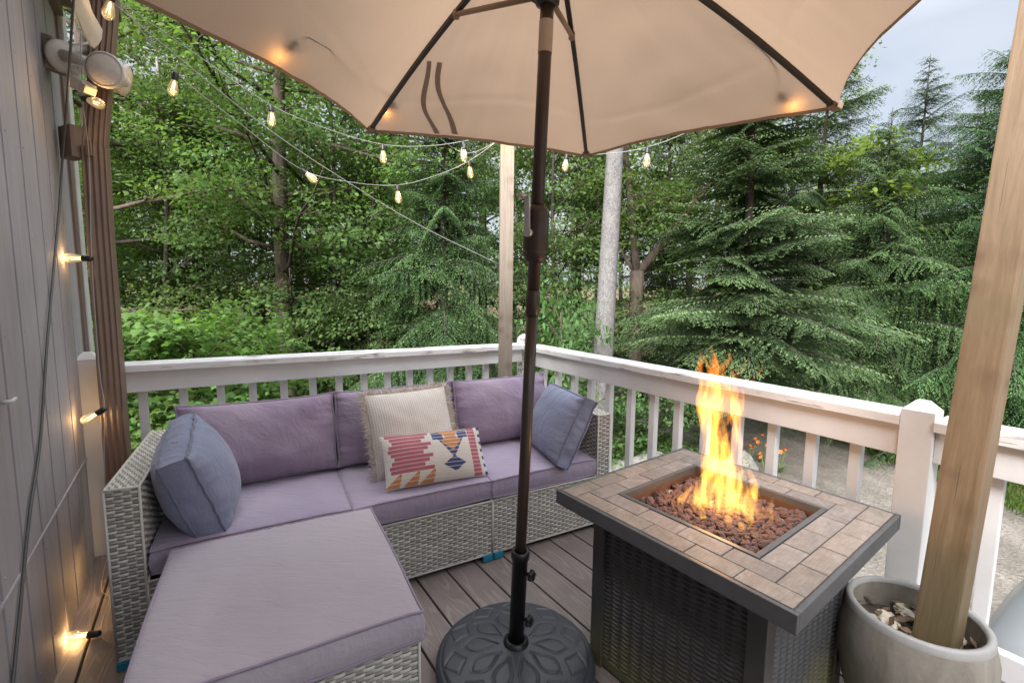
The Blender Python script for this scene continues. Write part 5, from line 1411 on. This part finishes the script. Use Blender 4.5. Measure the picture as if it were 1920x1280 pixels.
hem1 = fin(conifer(8.2, 2.05, .9, 21, HEM, HTIP, .10, droop=.45, up0=.14, whorl=6, dz=.22, dead=14))
plant('hemlock_tree', 'dense dark hemlock with drooping sprays behind the sofa, left of the corner post', 'tree', hem1, px2x(835, 8.2), 8.2, .6)
fir1 = fin(conifer(9.0, 2.35, 2.0, 33, FIR, FTIP, .115, droop=.20, up0=.05, whorl=5, dz=.20, stiff=True, dead=26, nlen=.068, gap=.10))
plant('fir_tree', 'green fir with level layered branches behind the fire, right of the pale grey trunk', 'tree', fir1, px2x(1385, 7.9), 7.9, 2.0)
hem2 = fin(conifer(8.0, 3.3, .7, 45, HEM, HTIP, .12, droop=.42, up0=.18, whorl=6, dz=.21, dead=12, prof=lambda f: (1 - f) ** .7))
plant('hemlock_tree', 'broad dark hemlock at the right edge, behind the leaning wooden post', 'tree', hem2, px2x(1868, 8.6), 8.6, .2)
hem3 = fin(conifer(6.9, 2.5, .95, 52, (.064, .108, .046), (.125, .19, .07), .08, droop=.38, up0=.14, whorl=6, dz=.21, dead=16))
plant('hemlock_tree', 'shorter hemlock with pale green branch tips between the fir and the leaning post', 'tree', hem3, px2x(1640, 9.3), 9.3, 1.2, 1.0)
con4 = fin(conifer(9.7, 2.4, 2.2, 61, (.05, .09, .042), (.10, .16, .062), .11, droop=.34, up0=.22, whorl=5, dz=.24, gap=.06, prof=lambda f: (1 - f) ** .8))
plant('hemlock_tree', 'tall pointed hemlock whose top stands against the sky right of the umbrella', 'tree', con4, px2x(1690, 12.6), 12.6, .5, .98)
plant('hemlock_tree', 'tall hemlock rising just behind the umbrella tip, left of the pointed one', 'tree', con4, px2x(1520, 12.2), 12.2, 2.5, 1.1)
lime = broad_tree(6.6, .35, 1.9, 71, .12, LIME, .05, 'bark_dark', nlimb=16, sub=4, nleaf=46, sprayr=.5)
plant('maple_sapling', 'bright lime green maple between the fir top and the pointed hemlock', 'tree', lime, px2x(1590, 10.8), 10.8, .3, 1.0)
# understorey with big maple leaves
us1 = broad_tree(3.5, .12, 1.5, 81, .115, (.105, .175, .05), .025, 'bark_brown', nlimb=19, sub=5, nleaf=30, sprayr=.42, shape=MAPLE, tilt=.22)
us2 = broad_tree(3.1, .10, 1.4, 87, .11, (.10, .168, .046), .022, 'bark_brown', nlimb=18, sub=5, nleaf=30, sprayr=.40, shape=MAPLE, tilt=.22)
us3 = broad_tree(2.6, .12, 1.15, 93, .115, (.095, .165, .06), .018, 'bark_brown', nlimb=15, sub=4, nleaf=22, sprayr=.36, shape=LEAF6, tilt=.3)
UG = 'young maples behind the railing'
plant('young_maple', 'young maple with big pale leaves right behind the downspout', 'sapling', us1, px2x(255, 5.2), 5.2, .4, .74, UG)
plant('young_maple', 'young maple with big pale leaves above the left end of the sofa', 'sapling', us2, px2x(350, 5.6), 5.6, 1.9, .82, UG)
plant('young_maple', 'young maple standing left of the thick brown trunk, low over the railing', 'sapling', us1, px2x(430, 6.8), 6.8, 3.2, .72, UG)
plant('young_maple', 'smallest young maple, its leaves seen between the first balusters', 'sapling', us2, px2x(295, 4.5), 4.5, 4.4, .52, UG)
plant('leafy_shrub', 'leafy green shrub between the umbrella pole and the pale grey trunk', 'shrub', us3, px2x(1050, 6.6), 6.6, .4, .56, None, 1.14)
plant('leafy_shrub', 'leafy green shrub just left of the pale grey trunk base', 'shrub', us3, px2x(1085, 8.6), 8.6, 2.4, .9, None)
plant('leafy_shrub', 'low leafy shrub just right of the pale grey trunk', 'shrub', us3, px2x(1225, 7.4), 7.4, 4.1, .62, None)
mid1 = broad_tree(7.5, .14, 2.3, 101, .085, (.105, .172, .058), .06, 'bark_dark', nlimb=26, sub=5, nleaf=64, sprayr=.55)
mid2 = broad_tree(6.0, .08, 2.2, 107, .085, (.10, .165, .06), .045, 'bark_dark', nlimb=24, sub=5, nleaf=62, sprayr=.52)
plant('understorey_tree', 'slender leafy tree between the downspout maple and the thick brown trunk', 'tree', mid1, px2x(375, 10.6), 10.6, .3, 1)
plant('understorey_tree', 'slender dark-stemmed leafy tree just right of the thick brown trunk', 'tree', mid1, px2x(625, 9.9), 9.9, 2.0, 1.05)
plant('understorey_tree', 'low bushy tree between the thick brown trunk and the sofa-side hemlock', 'tree', mid2, px2x(690, 8.9), 8.9, 3.0, .66)
plant('understorey_tree', 'bushy tree at the far left behind the downspout', 'tree', mid2, px2x(150, 9.0), 9.0, 4.0, .9)
plant('understorey_tree', 'leafy tree filling the gap behind the umbrella pole', 'tree', mid1, px2x(1040, 11.5), 11.5, 5.0, 1.05)
UB = 'bushy trees filling the wood behind the sofa'
for px, y, me, rz_, s_ in ((235, 11.2, mid2, .5, .95), (300, 10.0, mid2, 2.2, .70), (335, 12.5, mid1, 1.0, .95), (430, 11.6, mid2, 3.3, .95), (500, 12.6, mid1, 4.6, .95), (590, 12.0, mid2, 5.5, .95), (655, 11.4, mid1, .9, .85), (740, 12.2, mid2, 1.7, 1.0), (890, 12.0, mid2, 2.9, 1.0), (1005, 10.2, mid2, .2, .75), (1120, 12.6, mid2, 3.9, 1.0), (1260, 12.2, mid1, 4.4, .8), (180, 12.0, mid2, 1.3, 1.0)):
    plant('understorey_tree', 'bushy pale green understorey tree in the wood behind the front row', 'tree', me, px2x(px, y), y, rz_, s_, UB)
# the wood behind: single trees that share a few crowns
bgm = broad_tree(15, .30, 3.4, 121, .12, (.15, .21, .10), .15, 'bark_dark', nlimb=30, sub=5, nleaf=44, sprayr=.8)
bgc = fin(conifer(12, 2.9, .6, 131, (.08, .13, .062), (.13, .2, .09), .15, droop=.32, up0=.14, whorl=5, dz=.42, tw=.10, nlen=.10))
birch = broad_tree(15, .40, 2.4, 141, .12, (.14, .2, .09), .07, 'bark_pale', nlimb=22, sub=4, nleaf=34, sprayr=.7)
br = random.Random(77); k_ = 0
LB = {'m': 'leafy maple in the wood behind the front row of trees', 'c': 'dark conifer in the wood behind the front row of trees', 'b': 'pale thin-stemmed birch in the wood behind the front row of trees'}
GB = {'m': 'maples of the wood behind', 'c': 'conifers of the wood behind', 'b': 'birches of the wood behind'}
NM = {'m': 'maple_tree', 'c': 'conifer_tree', 'b': 'birch_tree'}
for (px, y, kind, s) in ((60, 13, 'm', .9), (170, 15, 'm', 1.0), (290, 14.5, 'b', .9), (330, 13.2, 'b', .85), (395, 17, 'c', .8), (420, 15, 'b', 1.0), (470, 14, 'b', .95), (560, 16.5, 'm', 1.05), (610, 13.6, 'c', .62), (660, 15.5, 'b', 1.0), (720, 13.8, 'c', .85), (760, 17, 'm', 1.05), (850, 14, 'b', .95), (900, 16, 'm', 1.05), (960, 14.5, 'b', .9), (1020, 17, 'b', 1.0), (1075, 15.2, 'b', .95), (1085, 18, 'm', .95), (1160, 15.5, 'b', .95), (1240, 14.6, 'c', .85), (1290, 13.4, 'm', .8), (1330, 16.5, 'm', .95), (1400, 14, 'c', .95), (1470, 15.2, 'm', .78), (1560, 15, 'c', .72), (1640, 15.5, 'm', .5), (1720, 14.5, 'c', .50), (1800, 15, 'c', .52), (1900, 15, 'm', .5), (1990, 13.0, 'c', .72), (2120, 12, 'c', .8), (-120, 12, 'm', 1.0), (-400, 11, 'm', 1.0), (2400, 12, 'm', .9)):
    me = {'m': bgm, 'c': bgc, 'b': birch}[kind]
    plant(NM[kind], LB[kind], 'tree', me, px2x(px, y), y, br.uniform(0, 6.3), s * br.uniform(.95, 1.05), GB[kind])
plant('conifer_tree', 'dark full conifer filling the gap just left of the leaning wooden post', 'tree', bgc, px2x(1795, 11.0), 11.0, 1.2, .66)
plant('conifer_tree', 'dark full conifer at the right picture edge, above the broad hemlock', 'tree', bgc, px2x(1960, 10.6), 10.6, 3.2, .78)
plant('understorey_tree', 'leafy tree with fine leaves just right of the downspout, in front of the wood', 'tree', mid1, px2x(318, 9.0), 9.0, 3.6, .92)
plant('understorey_tree', 'leafy tree with fine leaves left of the sofa-side hemlock, in front of the wood', 'tree', mid1, px2x(712, 9.8), 9.8, 5.2, .82)
# far wood, one mass; haze is put into its paler leaf colour
g = np.random.default_rng(7); L = Leaves(); tb = MB()
for k in range(640):
    a = g.uniform(-1.25, 1.25); rr = g.uniform(20, 36); x, y = rr * math.sin(a), rr * math.cos(a)
    hmax = 13 if a < .45 else 13 - 9.5 * min(1, (a - .45) / .35)
    z = g.uniform(.2, 1) ** .8 * hmax
    d = np.array([-x, -y, 0]) / rr + g.normal(0, .4, 3)
    spray(L, (x, y, gnd(x, y) + z), d, g.uniform(.9, 1.8), 110, .20, (.19, .245, .14), rng=g, cvar=.35, thick=.35, tilt=.5)
fw = link('far_wood', L.mesh('far_wood', M['leaf'])); fw['kind'] = 'stuff'; tag(fw, 'haze-coloured pale green mass of leaves of the far wood behind all single trees', 'wood')
# --- ground plants, grass, lilies, boulders
g = np.random.default_rng(9); L = Leaves()
def weeds(px0, px1, y0, y1, n, hgt, size, col):
    for k in range(n):
        y = g.uniform(y0, y1); x = px2x(g.uniform(px0, px1), y); 
        spray(L, (x, y, gnd(x, y) + g.uniform(.05, hgt)), (g.normal(), g.normal(), 0), g.uniform(.12, .3), 16, size, col, rng=g, tilt=.4, thick=.04)
weeds(1120, 1330, 4.6, 8.4, 330, .55, .075, (.09, .16, .045)); weeds(200, 960, 4.2, 8.5, 420, .35, .075, (.075, .13, .04)); weeds(1290, 1420, 4.6, 6.2, 80, .35, .06, (.11, .16, .065))
weeds(200, 1000, 8, 13, 500, .9, .09, (.07, .12, .038)); weeds(1000, 1350, 8, 12, 260, .8, .09, (.075, .13, .04))
weeds(1560, 2300, 10.0, 13, 320, .9, .09, (.075, .13, .04))
o = link('ground_plants', L.mesh('ground_plants', M['leaf'])); o['kind'] = 'stuff'; tag(o, 'low green weeds and seedlings covering the forest floor', 'weeds')
L = Leaves()
def grass(cx0, cx1, cy0, cy1, n, h, edge=None):
    x = g.uniform(cx0, cx1, n); y = g.uniform(cy0, cy1, n); z = np.array([gnd(a, b) for a, b in zip(x, y)])
    P = np.stack([x, y, z], 1); D = np.stack([g.normal(0, .35, n), g.normal(0, .35, n), np.ones(n)], 1); N = np.stack([g.normal(0, 1, n), g.normal(0, 1, n), np.zeros(n)], 1)
    C = np.array((.085, .135, .03)) * g.uniform(.6, 1.35, (n, 1)) * (1 + g.normal(0, .08, (n, 3))); L.add(P, D, N, h * g.uniform(.5, 1.3, n), np.clip(C, .01, .5))
grass(-3.6, -1.6, 3.2, 5.0, 5000, .09); grass(1.5, 3.4, 3.6, 7.0, 12000, .09); grass(7.1, 9.5, 5.8, 12, 14000, .13); grass(2.4, 3.4, 7.0, 9.6, 3500, .12); grass(8.4, 11, 2.5, 6.0, 7000, .13)
o = link('grass', L.mesh('grass', M['leaf'], DIAM, .10, .05)); o['kind'] = 'stuff'; tag(o, 'short rough grass along the gravel driveway edges', 'grass')
def lily(x, y, seed, label):
    r_ = random.Random(seed); t = thing('day_lily', label, 'flower', (x, y, gnd(x, y)), 0, 'orange day lilies'); t.scale = (.72, .72, .72); lf = MB(); 
    for k in range(22):
        a = r_.uniform(0, 6.3); d = Vector((math.cos(a), math.sin(a), 0)); s_ = Vector((-d.y, d.x, 0)) * .011; h = r_.uniform(.3, .5); rows = []
        for i in range(6):
            f = i / 5; p = d * (.34 * f ** 1.6) + Vector((0, 0, h * (f * 1.5 - .75 * f * f * 1.2))); rows.append([p - s_ * (1 - f * .9), p + s_ * (1 - f * .9)])
        lf.grid(rows, col if False else 0, True)
    lf.build('leaves', M['lilyleaf'], t)
    for k in range(4):
        a = r_.uniform(0, 6.3); h = r_.uniform(.52, .74); tp_ = Vector((.17 * math.cos(a), .17 * math.sin(a), h)); fm_ = MB(); fm_.tube([(0, 0, 0), tp_ * .5 + Vector((0, 0, .05)), tp_], .005, 5, 1)
        ax_ = (Vector((math.cos(a), math.sin(a), .9))).normalized(); Mk = ax_.to_track_quat('Z', 'Y').to_matrix()
        for q in range(6):
            b = q * math.pi / 3; d = Vector((math.cos(b), math.sin(b), 0)); s_ = Vector((-d.y, d.x, 0)); rows = []
            for i in range(6):
                f = i / 5; w_ = .017 * math.sin(math.pi * (.12 + .86 * f)); p = d * (.005 + .062 * f ** 1.3) + Vector((0, 0, .05 * f ** .6 - .03 * f ** 3)); rows.append([tp_ + Mk @ (p - s_ * w_), tp_ + Mk @ (p + s_ * w_)])
            fm_.grid(rows, 0, True)
        fm_.build('flower', [M['lilyorange'], M['lilyleaf']], t)
M['lilyleaf'] = m_plain('lily_leaf', (.09, .16, .035), .55, 0, .25, 0, 20)
for k, (px, y, lb) in enumerate(((1415, 7.5, 'orange day lily clump beside the flames, left of the others'), (1458, 7.2, 'orange day lily clump seen between two balusters right of the flames'), (1482, 7.6, 'orange day lily clump furthest right, nearest the gravel drive'), (1442, 8.1, 'orange day lily clump at the back of the flower bed'), (1360, 7.9, 'orange day lily clump hidden partly by the flames'))):
    lily(px2x(px, y), y, 40 + k, lb)
def boulder(px, y, sx, sy, sz, seed, label, mat='rock', dz=0.0):
    bm = bmesh.new(); bmesh.ops.create_icosphere(bm, subdivisions=5, radius=1.0)
    for v in bm.verts:
        c = v.co.copy(); k = 1 + .32 * mnoise.noise(c * 1.1 + Vector((seed, 0, 0))) + .10 * mnoise.noise(c * 3.4 + Vector((0, seed, 0))) + .03 * mnoise.noise(c * 11)
        v.co = Vector((c.x * sx * k, c.y * sy * k, c.z * sz * k))
    me = bpy.data.meshes.new('boulder'); bm.to_mesh(me); bm.free(); me.materials.append(M[mat]); me.polygons.foreach_set('use_smooth', [True] * len(me.polygons))
    x = px2x(px, y); o = link('boulder', me, None, (x, y, gnd(x, y) + dz)); tag(o, label, 'boulder'); return o
boulder(1225, 6.9, .75, .55, .55, 3, 'large grey boulder among weeds left of the flames')
boulder(1165, 6.0, .5, .45, .40, 5, 'grey boulder behind the right sofa arm')
boulder(1225, 5.9, .42, .35, .32, 8, 'mossy brown boulder in front of the large grey one')
boulder(1398, 7.2, .32, .3, .5, 11, 'yellowish upright boulder beside the day lilies right of the flames')
boulder(1880, 10.6, .9, .6, .55, 14, 'pale grey boulder across the driveway at the right edge')
# ------------------------------------------------------------------ parked car, bottom right (mostly out of frame)
car = thing('parked_car', 'silver car parked on the gravel below the railing at the bottom right', 'car', (4.78, 1.26, gnd(4.78, 1.26) + .03), rad(122.9))
def hull(sections, mat, name, par, n=None):
    mb = MB(); mb.grid([[Vector(p) for p in s] for s in sections]); 
    mb.add([Vector(p) for p in sections[0]], [tuple(range(len(sections[0])))[::-1]], 0, False); mb.add([Vector(p) for p in sections[-1]], [tuple(range(len(sections[-1])))], 0, False)
    return mb.build(name, mat, par)
def sec(x, hw_, zb, zs, zt, tw):
    return [(x, -hw_ * .9, zb), (x, -hw_, zb + .15), (x, -hw_, zs), (x, -hw_ * tw, zt), (x, 0, zt + .03), (x, hw_ * tw, zt), (x, hw_, zs), (x, hw_, zb + .15), (x, hw_ * .9, zb)]
hull([sec(-2.25, .70, .35, .62, .72, .9), sec(-2.1, .84, .25, .75, .92, .9), sec(-1.2, .88, .22, .86, .98, .92), sec(-.2, .89, .22, .88, .97, .94), sec(1.1, .88, .22, .88, .98, .92), sec(1.85, .86, .22, .84, .97, .90), sec(2.1, .80, .24, .72, .86, .88), sec(2.2, .70, .3, .55, .66, .85)], M['carpaint'], 'body', car)
def cab(x, w, z): return [(x, -w, z), (x, -w * .5, z + .03), (x, 0, z + .04), (x, w * .5, z + .03), (x, w, z)]
mb = MB(); mb.grid([[Vector(p) for p in cab(x, w, z)] for x, w, z in ((-1.35, .60, 1.36), (-1.1, .63, 1.43), (-.5, .65, 1.46), (.15, .64, 1.44), (.42, .61, 1.38))]); mb.build('roof', M['carpaint'], car)
def quad(name, pts, mat): mb = MB(); mb.add([Vector(p) for p in pts], [tuple(range(len(pts)))], 0, False); return mb.build(name, mat, car)
quad('windshield', [(.42, -.60, 1.375), (.42, .60, 1.375), (1.72, .74, 1.0), (1.72, -.74, 1.0)], M['carglass'])
quad('rear_window', [(-1.35, .6, 1.355), (-1.35, -.6, 1.355), (-1.95, -.72, .97), (-1.95, .72, .97)], M['carglass'])
for s_ in (-1, 1):
    quad('side_window', [(-1.3, s_ * .61, 1.35), (.40, s_ * .61, 1.37), (1.6, s_ * .82, .96), (-1.85, s_ * .80, .95)][::s_], M['carglass'])
    mb = MB(); mb.beam((.42, s_ * .61, 1.385), (1.74, s_ * .78, .985), .07, .05, bev=.012); mb.beam((-.45, s_ * .655, 1.42), (-.5, s_ * .84, .95), .07, .03, bev=.008); mb.beam((-1.35, s_ * .605, 1.365), (-1.98, s_ * .76, .97), .09, .05, bev=.012); mb.build('pillar', M['carpaint'], car)
    mb = MB(); mb.box((.95, s_ * .98, 1.0), (.12, .2, .14), bev=.04); mb.build('mirror', M['carpaint'], car)
    mb = MB(); mb.box((2.1, s_ * .6, .62), (.16, .3, .12), bev=.03); mb.build('headlight', M['lens'], car)
    for x in (-1.35, 1.4):
        mb = MB(); mb.lathe([(.0, -.1), (.2, -.1), (.3, -.1), (.32, -.06), (.32, .06), (.3, .1), (0, .1)], 32, (x, s_ * .78, .32), Matrix.Rotation(rad(90), 3, 'X')); w_ = mb.build('wheel', M['rubber'], car)
        mb = MB(); mb.lathe([(.0, -.105), (.19, -.105), (.2, -.09), (.2, .09), (.19, .105), (0, .105)], 24, (x, s_ * .785, .32), Matrix.Rotation(rad(90), 3, 'X')); mb.build('rim', M['steel'], w_)
mb = MB()
for w_y in (-.3, .25): mb.beam((1.70, w_y, 1.022), (1.35, w_y - .45, 1.13), .014, .014)
mb.build('wiper', M['rubber'], car)

# ------------------------------------------------------------------ camera, sky, light
cam = bpy.data.cameras.new('camera'); cam.sensor_width = 36; cam.sensor_fit = 'HORIZONTAL'; cam.lens = FPX / 1920 * 36; cam.clip_start = 0.03; cam.clip_end = 1000
co = bpy.data.objects.new('camera', cam); COL.objects.link(co)
co.matrix_world = Matrix.Translation((0, 0, CAMH)) @ Matrix((_r, _u, -_f)).transposed().to_4x4()
scene.camera = co
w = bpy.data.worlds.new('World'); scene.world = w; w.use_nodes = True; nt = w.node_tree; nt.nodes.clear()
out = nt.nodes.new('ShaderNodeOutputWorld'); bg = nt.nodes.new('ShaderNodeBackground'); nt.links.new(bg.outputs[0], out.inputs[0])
SUN_EL, SUN_AZ = rad(38), rad(200)      # sun azimuth measured clockwise from +y: behind the camera, a little left
sky = nt.nodes.new('ShaderNodeTexSky'); sky.sky_type = 'NISHITA'; sky.sun_disc = False; sky.sun_elevation = SUN_EL; sky.sun_rotation = SUN_AZ; sky.dust_density = 3; sky.air_density = 1.2
tc = nt.nodes.new('ShaderNodeTexCoord')
mp = nt.nodes.new('ShaderNodeMapping'); mp.inputs['Scale'].default_value = (1.0, 1.0, 2.6); nt.links.new(tc.outputs['Generated'], mp.inputs[0])
nz = nt.nodes.new('ShaderNodeTexNoise'); nz.inputs['Scale'].default_value = 2.3; nz.inputs['Detail'].default_value = 6; nz.inputs['Roughness'].default_value = .5; nz.inputs['Distortion'].default_value = .6; nt.links.new(mp.outputs[0], nz.inputs[0])
rp = nt.nodes.new('ShaderNodeValToRGB'); nt.links.new(nz.outputs[0], rp.inputs[0])
rp.color_ramp.elements[0].position = .34; rp.color_ramp.elements[0].color = (.93, 1.0, 1.12, 1); rp.color_ramp.elements[1].position = .66; rp.color_ramp.elements[1].color = (1.24, 1.26, 1.32, 1)
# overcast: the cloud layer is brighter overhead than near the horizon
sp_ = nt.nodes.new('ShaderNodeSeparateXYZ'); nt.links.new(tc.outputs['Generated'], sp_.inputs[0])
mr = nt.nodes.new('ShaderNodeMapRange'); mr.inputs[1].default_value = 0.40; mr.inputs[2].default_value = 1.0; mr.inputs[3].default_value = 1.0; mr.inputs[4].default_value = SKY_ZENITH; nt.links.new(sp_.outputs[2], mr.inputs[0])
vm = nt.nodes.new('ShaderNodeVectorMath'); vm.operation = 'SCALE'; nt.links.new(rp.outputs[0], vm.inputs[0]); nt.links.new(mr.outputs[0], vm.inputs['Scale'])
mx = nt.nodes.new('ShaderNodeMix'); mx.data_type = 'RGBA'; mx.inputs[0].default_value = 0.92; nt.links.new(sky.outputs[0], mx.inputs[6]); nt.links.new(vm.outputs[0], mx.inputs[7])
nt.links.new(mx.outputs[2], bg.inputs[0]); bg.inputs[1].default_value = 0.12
sl_ = bpy.data.lights.new('sun', 'SUN'); sl_.energy = SUN_E; sl_.angle = rad(SUN_ANG); sl_.color = (1.0, .97, .945)
so = bpy.data.objects.new('sun', sl_); COL.objects.link(so)
sd = Vector((math.sin(SUN_AZ) * math.cos(SUN_EL), math.cos(SUN_AZ) * math.cos(SUN_EL), math.sin(SUN_EL)))
so.matrix_world = sd.to_track_quat('Z', 'Y').to_matrix().to_4x4()
vs = scene.view_settings; scene.display_settings.display_device = 'sRGB'; vs.view_transform = 'Standard'; vs.look = 'None'; vs.exposure = EXPOSURE; vs.gamma = 1.0; vs.use_curve_mapping = False
cy = scene.cycles
cy.use_denoising = True; cy.max_bounces = 7; cy.diffuse_bounces = 4; cy.glossy_bounces = 3; cy.transmission_bounces = 4; cy.transparent_max_bounces = 16; cy.volume_bounces = 0
cy.sample_clamp_indirect = 6.0; cy.use_adaptive_sampling = False; cy.volume_step_rate = 0.35; cy.volume_max_steps = 256
cy.caustics_reflective = False; cy.caustics_refractive = False
